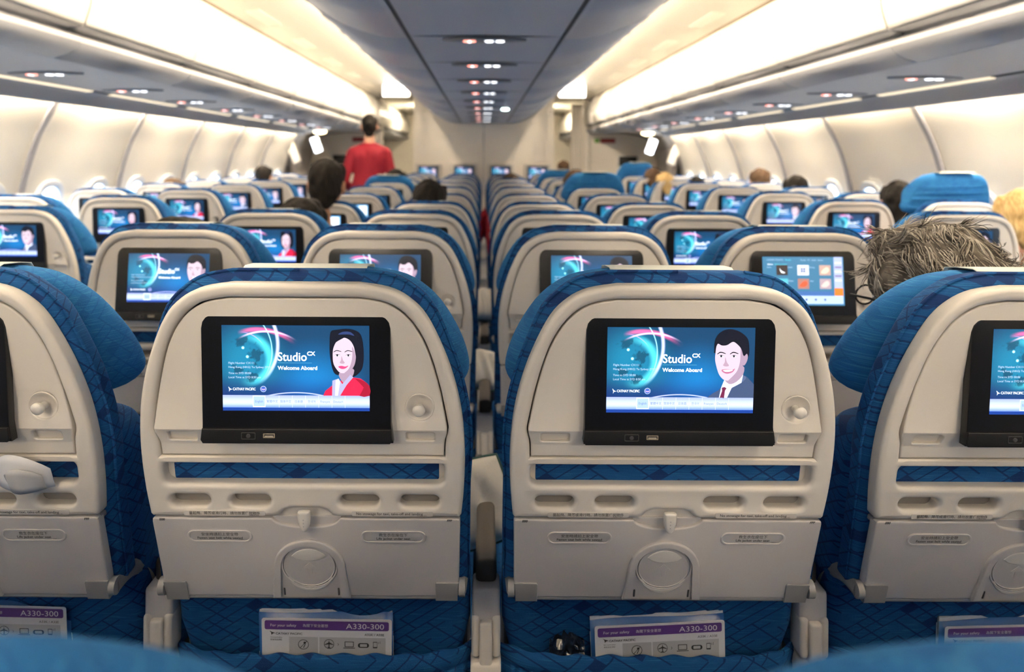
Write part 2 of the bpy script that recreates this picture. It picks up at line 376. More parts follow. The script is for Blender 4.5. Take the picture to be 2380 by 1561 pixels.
        for i, (u, v, c) in enumerate(tiles):
            quad(u, v, u+.14, v+.21, PX('tile%d' % i, c), 3)
            T(('News', 'Guide', 'Dining', 'Music', 'Movies', 'Shop')[i], .04, u-.12, v+.15, W2); 
            if i in (2, 4, 5):
                sh([(u+.02, v+.05), (u+.05, v+.13), (u+.10, v+.17), (u+.12, v+.10), (u+.08, v+.04)], PX('food%d' % i, ((.8, .7, .5), (.75, .12, .05), (.8, .6, .55))[(2, 4, 5).index(i)]), 4, 3)
            if i == 0: sh([(u+.04, v+.15), (u+.06, v+.09), (u+.11, v+.05), (u+.06, v+.05)], W, 4, 2)
            if i == 1:
                for a in range(2):
                    for c_ in range(2): quad(u+.04+a*.032, v+.06+c_*.05, u+.065+a*.032, v+.10+c_*.05, PX('menuink', (.08, .12, .3)), 4)
        quad(.88, .20, .985, 1, PX('menuside', (.45, .52, .85)), 2); quad(.88, .20, .985, .36, PX('orange', (.9, .22, .03)), 3)
        for k in range(5): quad(.89, .86-k*.09, .975, .895-k*.09, PX('sidepic%d' % (k % 2), ((.75, .8, 1.), (.25, .2, .35))[k % 2]), 3)
        for k in range(5): mb.flat(circ(.30+k*.115, .12, .014, 12, .024), PX('menuink', (0, 0, 0)), fn, 3)
    if kind == 'map':
        quad(0, 0, 1, 1, PX('mapblue', (.16, .42, .75), 1.3), 0); quad(.0, .0, 1, .2, PX('mapbar', (.6, .75, 1.), 1.4), 1)
        quad(.35, .3, .7, .75, W, 2); quad(.75, .25, .97, .95, W, 2); quad(.4, .45, .55, .6, PX('menuink', (0, 0, 0)), 3); sh([(.03, .6), (.12, .85), (.26, .8), (.28, .5), (.15, .35)], PX('mapland', (.08, .25, .3)), 2)
    # uv map = picture coordinates
    o = mb.build('display'); me = o.data; uvl = me.uv_layers.new(name='UVMap')
    for lp in me.loops:
        co = me.vertices[lp.vertex_index].co; uvl.data[lp.index].uv = (co.x/AW+.5, co.z/AH+.5)
    bpy.data.objects.remove(o); return me
for k_ in ('man', 'woman', 'menu', 'map'): DISP[k_] = make_display(k_)

# ------------------------------------------------------------------ one economy seat (local x across, y forward, z up; origin on the floor)
ZT = 1.087                       # height of the shell's top edge
def P(x, d, w=0.): return Vector((x, -.23*d-w, ZT+d))                       # reclined shell face, d below the top edge
def Q(x, d, w=0.): return Vector((x, .078-.33*(d+.338)-w, ZT+d))            # folded tray face
def B(x, d, w=0.): return Vector((x, .0145-.07*(d+.04)-w, ZT+d))            # monitor face, nearly upright
def mirror(h): return h + [(-x, z) for x, z in reversed(h)]
HALF = [(.083, 0), (.121, -.0065), (.148, -.0205), (.171, -.0455), (.1934, -.093), (.209, -.142), (.218, -.191), (.2213, -.2425), (.2200, -.295), (.2165, -.334)]
def offs(h, dx, top): return [(x+dx*(1 if z < -.03 else .6), z+top*max(0, 1+z/.1)) for x, z in h]
def outline(h, bottom): return mirror([(0, h[0][1])]+crom(h, 4, False)+bottom)[1:]

def make_seat():
    r = empty('economy_seat', (0, 0, 0))
    # upper shell with its openings
    op = [(.085, -.0185), (.122, -.026), (.150, -.047), (.172, -.085), (.188, -.14), (.1975, -.19), (.199, -.205), (.1955, -.222), (.1945, -.2455)]
    opn = mirror(crom(op, 4, False))
    mb = MB()
    outl = mirror(crom(HALF, 4, False)+[(.2135, -.3375), (.044, -.3375), (.036, -.335), (.030, -.3275), (.02, -.3245)])
    slot = rrect(0, -.2705, .1935, .0165, .010)
    holes = [rrect(cx, -.3128, .0275, .0088, .0087) for cx in (-.159, -.0755, .0755, .159)]
    mb.plate([outl, opn, slot]+holes, -.030, .0, .0074, SHELL, P, res=5)
    mb.plate([rrect(0, -.3335, .05, .012, .004)], -.016, -.0105, .001, SHELL, P)
    o = mb.build('upper_shell', r)
    # inner channels seen through the slot and the four oval holes
    mb = MB(); mb.plate([rrect(0, -.2745, .185, .0155, .006)], -.0235, -.0205, .001, FAB, P); mb.build('fabric_panel', r)
    mb = MB(); mb.plate([rrect(0, -.270, .205, .024, .01)], -.0255, -.0220, .001, SHELL, P); mb.build('slot_lining', r)
    mb = MB(); mb.plate([rrect(0, -.3185, .205, .0135, .004)], -.0255, -.0205, .001, plain('shelf_shaded', (.25, .23, .21), .5), P)  # shelf colour darkened to stand for the shade inside the oval holes
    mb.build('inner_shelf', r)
    # surround of the monitor
    pf = lambda x, d, w: P(x, d, w-.0045+(.0075*max(0, min(1, (-.12-d)/.0835))**2 if d > -.2035 else max(.0, .0075*(1-(-.2035-d)/.0225)) if d > -.226 else 0.))
    ins = mirror(crom([(x-.0016 if x > .1 else x, z-.0016) if z > -.24 else (x-.0016, -.2440) for x, z in op], 4, False))
    mb = MB(); nl = [rrect(sx*.161, -.2145, .0195, .0068, .003) for sx in (-1, 1)]
    mb.plate([ins, circ(.161, -.1716, .0185, 28)]+nl, -.02, 0, .0025, SHELL, pf, cuts=(-.08, -.12, -.14, -.16, -.18, -.203, -.204, -.2255, -.2265))
    for sx in (-1, 1):
        mb.plate([rrect(sx*.161, -.2145, .0205, .0078, .003)], -.012, -.008, .001, SHELL, pf)
    mb.plate([outline(op, [])], -.030, -.024, .001, DARKG, P)
    mon = mb.build('monitor_surround', r)
    mb = MB(); pk = lambda x, y, w: pf(.161+x, -.1716+y, w)
    mb.lathe([(.0202, -.0020), (.0192, -.0010), (.0180, -.0012), (.0160, -.0030), (.012, -.0065), (.006, -.0085), (.0005, -.0088)], SHELL, lambda x, y, w: P(.161+x, -.1716+y, w))
    mb.build('hook_dish', mon)
    mb = MB(); mb.lathe([(.0052, -.005), (.0046, .004), (.0070, .007), (.0085, .0105), (.0082, .014), (.006, .0165), (.003, .0175), (.0004, .0176)], KNOB, lambda x, y, w: P(.161+x, -.1716+y, w), 28)
    mb.build('coat_hook', mon)
    # monitor
    bz = [(-.1255, -.2146), (-.1245, -.190), (-.1240, -.061), (-.1222, -.0525), (-.1178, -.0462), (-.1112, -.0420), (-.1025, -.0406), (.1025, -.0406), (.1112, -.0420), (.1178, -.0462), (.1222, -.0525), (.1240, -.061), (.1245, -.190), (.1275, -.2146)]
    mb = MB(); mb.plate([bz], -.014, 0, .0012, BLACK, B)
    t = mb.build('monitor', r)
    mb = MB(); mb.plate([[(-.1265, -.2100), (-.1235, -.2146), (.1235, -.2146), (.1265, -.2100), (.1245, -.1950), (-.1245, -.1950)]], -.010, .0035, .0012, BLACK2, B)
    mb.plate([rrect(-.063, -.2040, .0095, .0048, .0015), rrect(-.063, -.2040, .0085, .0038, .0012)], .003, .0040, .0003, plain('jack_rim', (.03, .03, .03), .5), B)
    mb.plate([circ(-.063, -.2040, .0028, 14)], .003, .0044, .0003, DARKG, B)
    mb.build('control_strip', t)
    mb = MB(); mb.plate([rrect(-.0357, -.2036, .0078, .0030, .0008), rrect(-.0357, -.2036, .0064, .0018, .0005)], .003, .0042, .0003, plain('usb_rim', (.25, .21, .16), .4), B)
    mb.plate([rrect(-.0357, -.2042, .0055, .0009, .0003)], .003, .0040, .0001, plain('usb_tongue', (.35, .32, .27), .5), B)
    mb.build('usb_port', t)
    dm = bpy.data.objects.new('display', DISP['man']); COL.objects.link(dm); dm.parent = t
    c = B(0, -.0563-AH/2, .0); dm.location = c; dm.rotation_euler.x = math.atan(.07)
    # latch holding the tray
    mb = MB()
    mb.plate([crom([(-.0085, -.3275), (-.006, -.3235), (.006, -.3235), (.0085, -.3275), (.0075, -.343), (.003, -.3535), (-.003, -.3535), (-.0075, -.343)], 4)], .002, .0125, .0035, KNOB, P)
    for k in range(3): mb.plate([circ(0, -.335-k*.005, .0011, 10)], .012, .0132, .0003, SHELL2, P)
    mb.build('tray_latch', r)
    # stickers on the shell
    for sx, body, x in ((-1, '當起飛、降落或滑行時、請勿放置任何物件', -.112), (1, 'No stowage for taxi, take-off and landing', .121)):
        mb = MB(); mb.plate([rrect(x, -.3312, .0565, .0040, .0025)], -.001, .0006, .0002, CLEAR, P)
        mb.text(body, .0056 if sx > 0 else .0052, x-(.004 if sx > 0 else 0), -.3328, INK, P, .0009, 'CENTER', 0, .00004)
        mb.text('W48624-1874' if sx > 0 else 'W48624-186A', .0022, x+.041, -.3345, INK, P, .0009, 'CENTER')
        mb.build('stowage_sticker', r)
    # tray table
    mb = MB(); top = crom([(.048, -.3395), (.040, -.3475), (.022, -.3525), (0, -.354)], 5, False)
    half = [(.2060, -.3395)][0:0]+top[::-1]+[(.2105, -.3395), (.2140, -.3415), (.2148, -.346), (.2122, -.4710), (.2095, -.4735)]
    mb.plate([mirror(half)], -.018, 0, .0028, SHELL2, Q)
    mb.plate([rrect(0, -.347, .05, .008, .003)], -.014, -.007, .001, SHELL2, Q)
    mb.plate([rrect(0, -.3445, .2143, .0042, .002)], -.026, -.0095, .002, GREYP, Q)
    for sx in (-1, 1):       # small black hinge letters at the tray's top corners
        mb.text('FFF' if sx > 0 else 'E00', .0050, sx*.200, -.3430, INK, Q, .0012, 'CENTER', .2, .0002)
    tr = mb.build('tray_table', r)
    mb = MB(); arch = lambda a, b: [(b*1.04, -.4745)]+[(a, -.421)]+circ(0, -.421, a, 17, a*.93, 8, 172)+[(-a, -.421), (-b*1.04, -.4745)]
    mb.plate([arch(.0505, .0540), arch(.0435, .0452)], -.004, .0050, .0030, SHELL2, Q, res=4)
    mb.plate([arch(.0435, .0452)], -.004, .0012, .0006, SHELL2, Q)
    cc = lambda a: circ(0, -.4189, a, 40, a*.945)
    mb.plate([cc(.0405), cc(.0378)], 0, .0030, .0012, SHELL2, Q); mb.plate([cc(.0368), cc(.0352)], 0, .0027, .0008, SHELL2, Q)
    mb.plate([cc(.0376), cc(.0370)], 0, .0014, .0001, DARKG, Q); mb.plate([arch(.0428, .0445), arch(.0420, .0436)], 0, .0014, .0001, DARKG, Q)
    mb.plate([[(.030*math.cos(math.radians(a)), -.4189+.0295*math.sin(math.radians(a))) for a in range(35, 146, 10)]+[(x, -.4045-.006*math.cos(x/.025*PI/2)) for x in (-.018, -.009, 0, .009, .018)]], 0, .0022, .0014, KNOB, Q)
    mb.plate([[(0, -.4130), (.0100, -.4225), (.0085, -.4250), (.0032, -.4235), (.0032, -.4340), (-.0032, -.4340), (-.0032, -.4235), (-.0085, -.4250), (-.0100, -.4225)]], 0, .0018, .0005, SHELL2, Q)
    mb.plate([[(.036*math.cos(math.radians(a)), -.4225+.040*math.sin(math.radians(a))) for a in range(-155, -24, 10)]+[(.033*math.cos(math.radians(a)), -.4225+.035*math.sin(math.radians(a))) for a in range(-24, -156, -10)]], 0, .0028, .0010, KNOB, Q)
    for sx in (-1, 1): mb.plate([rrect(sx*.039, -.464, .0013, .0065, .001)], 0, .0018, .0003, DARKG, Q)
    mb.build('cup_holder', tr)
    for x, d, a, b_ in ((-.1225, -.3690, '安坐時請扣上安全帶', 'Fasten seat belt while seated'), (.121, -.3690, '救生衣在座位下', 'Life jacket under seat')):
        mb = MB(); mb.plate([rrect(x, d, .0455, .0098, .0097, 8), rrect(x, d, .0420, .0075, .0074, 8)], -.001, .0019, .0010, SHELL2, Q)
        mb.plate([rrect(x, d, .0418, .0073, .0072, 8)], -.001, .0006, .0002, plain('placard_grey', (.46, .44, .43), .4), Q)
        mb.text(a, .0058, x, d+.0010, INK, Q, .0009, 'CENTER', 0, .00003); mb.text(b_, .0054, x, d-.0048, INK, Q, .0009, 'CENTER', 0, .0001, sx=1.02)
        mb.text('W48624-1', .0018, x+.03, d-.0065, INK, Q, .0009, 'CENTER')
        mb.build('placard', tr)
    mb = MB(); mb.tube([Q(-.185, -.4755, -.006), Q(.185, -.4755, -.006)], .0048, GREYP, 10); mb.build('hinge_bar', tr)
    for sx in (-1, 1):
        mb = MB(); mb.plate([[(sx*.2125, -.4475), (sx*.1805, -.4475), (sx*.1790, -.4500), (sx*.1790, -.4790), (sx*.2105, -.4790)]], -.014, .0028, .0010, GREYP, Q); mb.build('corner_bracket', tr)
    for sx in (-1, 1):
        mb = MB()
        mb.tube([Q(sx*.2125, -.4600, -.006), Q(sx*.2215, -.4600, -.006)], .0125, GREYP, 18)
        p = crom([(sx*.217, .125, ZT-.462), (sx*.219, .165, ZT-.460), (sx*.220, .205, ZT-.476), (sx*.221, .235, ZT-.520), (sx*.221, .25, ZT-.58), (sx*.221, .255, ZT-.66)], 5, False)
        mb.tube(p, .0125, GREYP, 10, sx=.55); mb.build('tray_arm', r)
    # cushions
    mb = MB(); bo = outline(offs(HALF[:8], .0085, .0125), [(.2265, -.30), (.2265, -.455), (.220, -.47)])
    mb.plate([bo], -.078, -.026, .018, FAB, P, res=4)
    for w in (-.038,):                                   # seam piping
        pts = [P(x*1.002, z+.0008, w) for x, z in bo if z > -.46]; mb.tube(pts[:len(pts)], .0022, FAB, 6)
    mb.build('backrest', r)
    mb = MB(); hh = crom([(.085, .006), (.135, -.004), (.175, -.035), (.205, -.085), (.222, -.135), (.222, -.168), (.195, -.188), (.12, -.192)], 4, False)
    def hf(x, d, w): v = P(x, d, w); v.y += 1.1*max(0, abs(x)-.12)**2*4; return v
    mb.plate([mirror(hh)], -.145, -.075, .030, FAB2, hf, res=5, cuts=(-.03, -.06, -.09, -.12, -.15))
    hr = mb.build('headrest', r)
    mb = MB(); rows = []
    for k in range(13):
        x = -.085+.17*k/12; j = .0015*math.sin(k*2.1)
        rows.append([P(x, .0105+j*.5-.002*abs(x/.085)**3, -.060), P(x, .0135+j*.5, -.078), P(x, .0110, -.115), P(x, .007, -.140), P(x, -.012, -.153), P(x, -.06, -.156), P(x, -.15, -.156+j)])
    mb.grid(rows, CLOTH); hc = mb.build('headrest_cover', hr)
    sm = hc.modifiers.new('t', 'SOLIDIFY'); sm.thickness = .0012
    mb = MB(); lc = outline(offs(crom([(.13, -.212), (.19, -.216), (.218, -.235), (.226, -.28), (.227, -.36), (.227, -.46)], 3, False), 0, 0), [(.227, -.56), (.21, -.64)])
    mb.plate([lc], -.155, -.070, .022, FAB, P, res=4); mb.build('lumbar_cushion', r)
    mb = MB(); L_ = lambda x, d, w: Vector((x, .205-.18*(d+.47)-w, ZT+d))
    mb.plate([rrect(0, -.565, .2085, .115, .012)], -.075, 0, .010, FAB, L_); mb.build('lower_back', r)
    # seat-back pocket: hemmed band, gathered elastic ruffle, net
    mb = MB(); K = lambda x, d, w: Vector((x, .1750-w+.045*(abs(x)/.235)**6, ZT+d))
    rows = []
    N = 200
    for k in range(N+1):
        x = -.232+.464*k/N; e = abs(x)/.232; rf = .0022*math.sin(k*.95)+.0016*math.sin(k*1.43+1)+.0012*math.sin(k*.31)
        row = [K(x, -.5960-.002*math.cos(k*.3)-.004*e**8, -.006), K(x, -.5945-.002*math.cos(k*.3)-.004*e**8, 0), K(x, -.600, .003), K(x, -.612, .004), K(x, -.6215, .002), K(x, -.6235, 0)]
        row += [K(x, -.628, .003+rf), K(x, -.634, .0045+rf), K(x, -.641-rf*.6, .004+rf*1.2), K(x, -.644-rf*.6, -.002)]
        rows.append(row)
    mb.grid(rows, FAB); pk_ = mb.build('seat_pocket', r, angle=70)
    mb = MB(); mb.grid([[K(x*.23/6, d, -.002+.004*math.sin(d*30)) for d in (-.636, -.68, -.74, -.80)] for x in range(-6, 7)], NET); mb.build('pocket_net', pk_)
    # seat cushion, base and legs
    mb = MB(); mb.box((0, .47, .425), (.228, .25, .05), FAB, .03, 3); mb.build('seat_cushion', r)
    mb = MB(); mb.box((0, .42, .34), (.21, .17, .03), DARKG, .008); mb.box((0, .30, .32), (.225, .018, .018), GREYP, .006); mb.build('seat_frame', r)
    for sx in (-1, 1):
        mb = MB(); mb.tube([(sx*.17, .30, .32), (sx*.17, .24, .0)], .016, GREYP, 10); mb.tube([(sx*.17, .50, .32), (sx*.17, .60, .0)], .014, GREYP, 10); mb.box((sx*.17, .42, .012), (.022, .2, .012), GREYP, .004)
        mb.build('leg', r)
    return r
def make_armrest(parent, x):
    mb = MB(); A_ = lambda y, d: Vector((x, y, ZT+d))
    for sx in (-1, 1):
        mb.box(A_(.205, -.572)+Vector((sx*.0155, 0, 0)), (.0068, .022, .032), SHELL, .0065, 4)
    mb.box(A_(.214, -.533), (.0215, .026, .032), SHELL2, .006, 3)
    mb.box(A_(.200, -.580), (.0098, .022, .034), SHELL, .004, 3)
    mb.box(A_(.205, -.680), (.0235, .028, .072), SHELL, .006, 3)
    mb.ball(A_(.177, -.645), (.0065, .004, .0065), KNOB)
    o = mb.build('armrest', parent)
    mb = MB(); mb.box(A_(.40, -.488), (.0165, .19, .020), BROWN, .010, 4); mb.build('armrest_pad', o)
    return o


# ------------------------------------------------------------------ people
def hair_mat(name, col, light):
    m, t, b = new_mat(name); g = G(t); tc = g.N.new('ShaderNodeTexCoord').outputs['Object']; o = g.xyz(tc)
    n = g.noise(g.vec(g.m('MULTIPLY', o[0], 160.), g.m('MULTIPLY', o[1], 60.), g.m('MULTIPLY', o[2], 25.)), 1., 3.)
    g.L.new(g.mix(g.ss(n, .35, .7), col, light), b.inputs['Base Color']); b.inputs['Roughness'].default_value = .7; b.inputs['Specular IOR Level'].default_value = .15
    bp = g.N.new('ShaderNodeBump'); bp.inputs['Strength'].default_value = .7; bp.inputs['Distance'].default_value = .003
    g.L.new(n, bp.inputs['Height']); g.L.new(bp.outputs[0], b.inputs['Normal']); return m
HAIR = {'black': hair_mat('hair_black', (.006, .005, .004), (.016, .012, .010)), 'brown': hair_mat('hair_brown', (.045, .026, .015), (.10, .06, .035)),
        'blond': hair_mat('hair_blond', (.40, .26, .10), (.62, .45, .22)), 'grey': hair_mat('hair_grey', (.06, .052, .043), (.16, .145, .12))}
SKINM = plain('skin_light', (.60, .33, .22), .5, bump=.1); SKINT = plain('skin_tan', (.40, .20, .11), .5, bump=.1)
EYEW = plain('eye_white', (.8, .8, .8), .2)
def caps(mb, a, b, r0, r1, sx=1., n=None):
    a, b = Vector(a), Vector(b); L_ = (b-a).length; n = n or max(2, int(L_/(min(r0, r1)*.5))+1)
    for k in range(n+1):
        t = k/n; r = r0+(r1-r0)*t; mb.ball(a.lerp(b, t), (r*sx, r, r), SKINM, seg=12)
def hand(mb, wpos, d, side, curl=.5):
    """palm, four unequal bent fingers and a side thumb; d = pointing direction"""
    d = Vector(d).normalized(); s = d.cross(Vector((0, 0, 1))).normalized()*side; up = s.cross(d)*side
    w = Vector(wpos); pc = w+d*.045
    for u in (-.022, -.007, .007, .022): caps(mb, w+d*.01+s*u*.7, pc+d*.035+s*u, .014, .0115)
    for k, (u, L_) in enumerate(((-.029, .060), (-.010, .075), (.010, .080), (.029, .070))):
        p = pc+d*.038+s*u; v = d.copy()
        for j, f in enumerate((.45, .32, .23)):
            v = (v-Vector((0, 0, 1))*curl*.45).normalized(); q = p+v*L_*f; caps(mb, p, q, .0088-.0006*j, .0082-.0006*j); p = q
    p = w+d*.02-s*.020
    for j, L_ in enumerate((.035, .028)):
        v = (d*.6-s*(.8-.4*j)-Vector((0, 0, .2))).normalized(); q = p+v*L_; caps(mb, p, q, .0115-.001*j, .0098-.001*j); p = q
def remesh(mb, name, mat, parent, voxel, smooth=4, noise_amt=0., nscale=30.):
    mb.mats = [mat]; o = mb.build(name, parent)
    for p in o.data.polygons: p.material_index = 0
    m = o.modifiers.new('r', 'REMESH'); m.mode = 'VOXEL'; m.voxel_size = voxel; m.use_smooth_shade = True
    s = o.modifiers.new('s', 'SMOOTH'); s.iterations = smooth; s.factor = .5
    COL.objects.unlink(o); TMP.collection.objects.link(o); dg = tmp_graph(); me = bpy.data.meshes.new_from_object(o.evaluated_get(dg)); TMP.collection.objects.unlink(o); COL.objects.link(o)
    o.modifiers.clear(); o.data = me
    if noise_amt:
        for v in me.vertices:
            c = v.co; q = noise.noise(Vector((c.x*nscale, c.y*nscale, c.z*nscale*.5))); v.co = c+v.normal*q*noise_amt
    if not me.materials: me.materials.append(mat)
    for p in me.polygons: p.use_smooth = True
    return o
BODY = {}
def body_parts(pose):
    if pose in BODY: return BODY[pose]
    st = pose == 'standing'; out = {}
    mb = MB(); B_ = lambda c, r: mb.ball(c, r, SKINM, seg=20)
    B_((0, -.006, .022), (.074, .093, .092)); B_((0, .030, -.045), (.056, .058, .062)); B_((0, .055, -.082), (.026, .026, .024))
    B_((0, .092, -.012), (.010, .016, .022)); B_((0, .102, -.028), (.013, .013, .010))            # nose
    B_((0, .088, -.055), (.022, .010, .005)); B_((0, .087, -.064), (.018, .010, .005))            # lips
    for s in (-1, 1):
        B_((s*.030, .082, .018), (.020, .010, .007)); B_((s*.046, .066, -.03), (.020, .022, .020))
        B_((s*.077, -.006, -.012), (.009, .020, .031)); B_((s*.081, -.014, .004), (.008, .012, .016))
    caps(mb, (0, -.010, -.07), (0, -.030, -.20), .052, .058)
    def torso(g):
        for s in (-1, 1):
            caps(mb, (s*.03, -.03, -.205-g*.3), (s*.150, -.035, -.262), .045+g, .052+g)
            caps(mb, (s*.07, -.03, -.30), (s*.060, -.02, -.47), .095+g, .080+g); caps(mb, (s*.060, -.02, -.47), (s*.085, -.015, -.66), .080+g, .092+g)
        caps(mb, (0, -.03, -.26), (0, -.02, -.66), .085+g, .095+g)
    EL = {s: Vector((s*(.235 if st else .205), -.06 if st else .03, -.53)) for s in (-1, 1)}
    WR = {s: Vector((s*(.19 if st else .15), .12 if st else .26, -.62 if st else -.56)) for s in (-1, 1)}
    if pose == 'reaching': EL[1] = Vector((.225, .20, -.40)); WR[1] = Vector((.075, .46, -.24))
    def arms(g, cuff=1.):
        for s in (-1, 1):
            caps(mb, (s*.165, -.035, -.275), EL[s], .050+g, .038+g); caps(mb, EL[s], EL[s].lerp(WR[s], cuff), .037+g, .026+g)
    def legs(g, frac=1.):
        for s in (-1, 1):
            if st:
                caps(mb, (s*.088, -.01, -.70), (s*.085, .0, -1.10), .085+g, .055+g); caps(mb, (s*.085, 0, -1.10), (s*.082, -.02, -1.50), .052+g, .034+g)
                if g == 0: caps(mb, (s*.082, -.03, -1.53), (s*.085, .13, -1.555), .034, .026)
            else:
                caps(mb, (s*.085, .0, -.68), (s*.12, .40, -.66), .082+g, .056+g); caps(mb, (s*.12, .40, -.66), (s*.11, .36, -1.05), .052+g, .036+g)
                if g == 0: caps(mb, (s*.11, .34, -1.09), (s*.12, .50, -1.10), .034, .026)
    torso(0); arms(0); legs(0)
    for s in (-1, 1): hand(mb, WR[s], (-.15*s, .9, -.35) if pose != 'reaching' or s < 0 else (-.45, .8, .25), s)
    out['body'] = remesh(mb, 'body', SKINM, None, .0065)
    mb = MB(); torso(.010); arms(.009, .93); 
    if st:      # jacket skirt
        for s in (-1, 1): caps(mb, (s*.075, -.015, -.62), (s*.085, -.015, -.74), .100, .112)
        for k in range(14): a = PI*2*k/14; mb.ball((.062*math.cos(a), -.028+.06*math.sin(a), -.172), .014, SKINM, seg=8)
    out['shirt'] = remesh(mb, 'shirt', CLOTH, None, .010, 5)
    mb = MB()
    if st:
        caps(mb, (0, -.015, -.70), (0, 0, -1.12), .150, .120, 1.1)
    else: legs(.012); caps(mb, (-.06, 0, -.66), (.06, 0, -.66), .105, .105)
    out['trousers'] = remesh(mb, 'trousers', CLOTH, None, .012, 5)
    for style in ('short', 'bun', 'full'):
        mb = MB(); e = {'short': 0., 'bun': -.001, 'full': .012}[style]
        mb.ball((0, -.016, .030), (.079+e, .094+e, .093+e), SKINM); mb.ball((0, -.045, -.015), (.074+e, .062+e, .075+e), SKINM)
        mb.ball((0, -.066, -.062), (.050+e, .030+e, .045), SKINM)
        for s in (-1, 1): mb.ball((s*.066, .018, .045), (.016+e, .045, .05), SKINM)
        if style == 'bun': mb.ball((0, -.112, .012), (.040, .034, .038), SKINM)
        if style == 'full': mb.ball((0, .03, .095), (.07, .07, .035), SKINM)
        out['hair_'+style] = remesh(mb, 'hair', CLOTH, None, .006, 3, .007 if style != 'bun' else .002, 38.)
    for o in out.values(): o.hide_render = False
    BODY[pose] = {k: o.data for k, o in out.items()}
    for o in out.values(): bpy.data.objects.remove(o)
    return BODY[pose]
def cloth_mat(name, col): return plain(name, col, .8, bump=.4, bscale=300)
def person(label, X, Y, top, group=None, hair='black', style='short', skin=SKINM, shirt=('white_shirt', (.75, .76, .78)), lower=('dark_trousers', (.02, .025, .04)), yaw=0., scale=1., pose='seated', turn=0.):
    bp = body_parts(pose); top_z = zc(top); hz = top_z-.122*scale-(.012 if style == 'full' else 0)
    r = empty('person', (X, Y, hz-1.585*scale if pose == 'standing' else 0), yaw)
    tag(r, label, 'person', group); lift = hz-r.location.z
    def child(name, me, mat, nscale=None):
        me = me.copy(); me.materials.clear(); me.materials.append(mat)
        for p in me.polygons: p.material_index = 0
        if pose != 'standing':
            for v in me.vertices:      # lean back along the seat
                k = .24*min(max(0, -v.co.z-.10), .60)*(1 if v.co.z < 0 else 0)/scale; k *= 0 if (pose == 'reaching' and v.co.x > .0 and v.co.y > .22 and v.co.z > -.5) else 1; v.co.y += k*math.cos(yaw); v.co.x += k*math.sin(yaw)
        if abs(X) > 2.1:      # the arm on the window side is held in close to the wall
            q = 1 if X > 0 else -1
            for v in me.vertices:
                if v.co.x*q > .12 and v.co.z < -.15: v.co.x = q*(.12+(v.co.x*q-.12)*.45)
        if pose != 'standing':
            # the hips stay on the cushion whatever the height of the head
            sh = lift-.022-1.12; 
            for v in me.vertices:
                z = v.co.z; k = 0 if z > -.28 else min(1, (-.28-z)/.34); v.co.z = z-sh*k*(1/scale)
        o = bpy.data.objects.new(name, me); COL.objects.link(o); o.parent = r; o.location = (0, 0, lift); o.scale = (scale,)*3; return o
    child('body', bp['body'], skin)
    h = child('hair', bp['hair_'+style], HAIR[hair])
    child('jacket' if pose == 'standing' else 'shirt', bp['shirt'], cloth_mat(*shirt)); child('skirt' if pose == 'standing' else 'trousers', bp['trousers'], cloth_mat(*lower))
    mb = MB()
    for s in (-1, 1): mb.ball((s*.030, .083, .010), (.011, .008, .008), EYEW, seg=12); mb.ball((s*.030, .089, .010), .0045, BLACK, seg=8)
    e = mb.build('eyes', r); e.location = (0, 0, lift); e.scale = (scale,)*3
    return r, lift

G_ = 'passengers seen from behind'
person('standing flight attendant in a red jacket with dark pinned-up hair, seen from behind', -1.125, 7.3, .430, None, 'black', 'bun', SKINM, ('red_jacket', (.27, .003, .018)), ('red_skirt', (.22, .004, .016)), .12, 1.0, 'standing')
gr, glift = person('passenger with thick curly grey hair and white shirt behind the right front seats', .742, 1.235, -.108, G_, 'grey', 'full', SKINM, ('white_shirt', (.8, .8, .84)), yaw=.35, scale=1.02)
person('tall dark-haired passenger whose head rises above the left centre seats', -.735, 3.46, -.002, G_, 'black', skin=SKINT, shirt=('grey_shirt', (.1, .1, .12)), scale=1.03, pose='reaching')
person('black-haired passenger low behind the left seat with a woman on its screen', -.69, 2.80, -.148, G_, 'black', 'full', SKINT, ('navy_shirt', (.02, .03, .07)), scale=.98)
person('passenger whose black hair just shows above the second-row outer left seat', -.835, 2.02, -.162, G_, 'black', 'full', SKINT, ('dark_shirt', (.03, .03, .035)))
person('black-haired passenger behind the inner left column, head half hidden', -.262, 3.55, -.100, G_, 'black', shirt=('blue_shirt', (.05, .1, .25)))
person('dark-haired passenger in front of the attendant, over a raised blue headrest', -.715, 6.05, -.085, G_, 'black', shirt=('navy_shirt', (.02, .03, .07)))
person('brown-haired passenger far ahead in the inner right column', .255, 7.1, -.135, G_, 'brown', shirt=('grey_shirt', (0, 0, 0)))
person('brown-haired passenger beside the large raised blue headrest on the right', .66, 5.35, -.075, G_, 'brown', 'full', shirt=('navy_shirt', (0, 0, 0)))
person('brown-haired passenger beyond the centre block, near the right aisle opening', 1.03, 9.6, -.015, G_, 'brown', shirt=('blue_shirt', (0, 0, 0)), scale=.95)
person('dark-haired window passenger far ahead on the left, short hair', -2.235, 7.55, -.080, G_, 'black', shirt=('grey_shirt', (0, 0, 0)))
person('brown-haired window passenger on the left, only the crown visible', -2.235, 5.35, -.150, G_, 'brown', shirt=('navy_shirt', (0, 0, 0)))
person('brown-haired passenger far ahead on the right aisle side', 1.735, 7.62, -.085, G_, 'brown', 'full', shirt=('grey_shirt', (0, 0, 0)))
person('blond passenger far ahead on the right aisle side, beside a brown-haired one', 1.66, 6.82, -.115, G_, 'blond', shirt=('white_shirt', (0, 0, 0)), scale=.95)
person('dark-haired passenger on the right, lowest head of the far window row', 2.0, 7.0, -.155, G_, 'black', shirt=('dark_shirt', (0, 0, 0)))
person('brown-haired window passenger on the right with a pink ear', 2.262, 6.1, -.065, G_, 'brown', shirt=('blue_shirt', (0, 0, 0)), yaw=-.3)
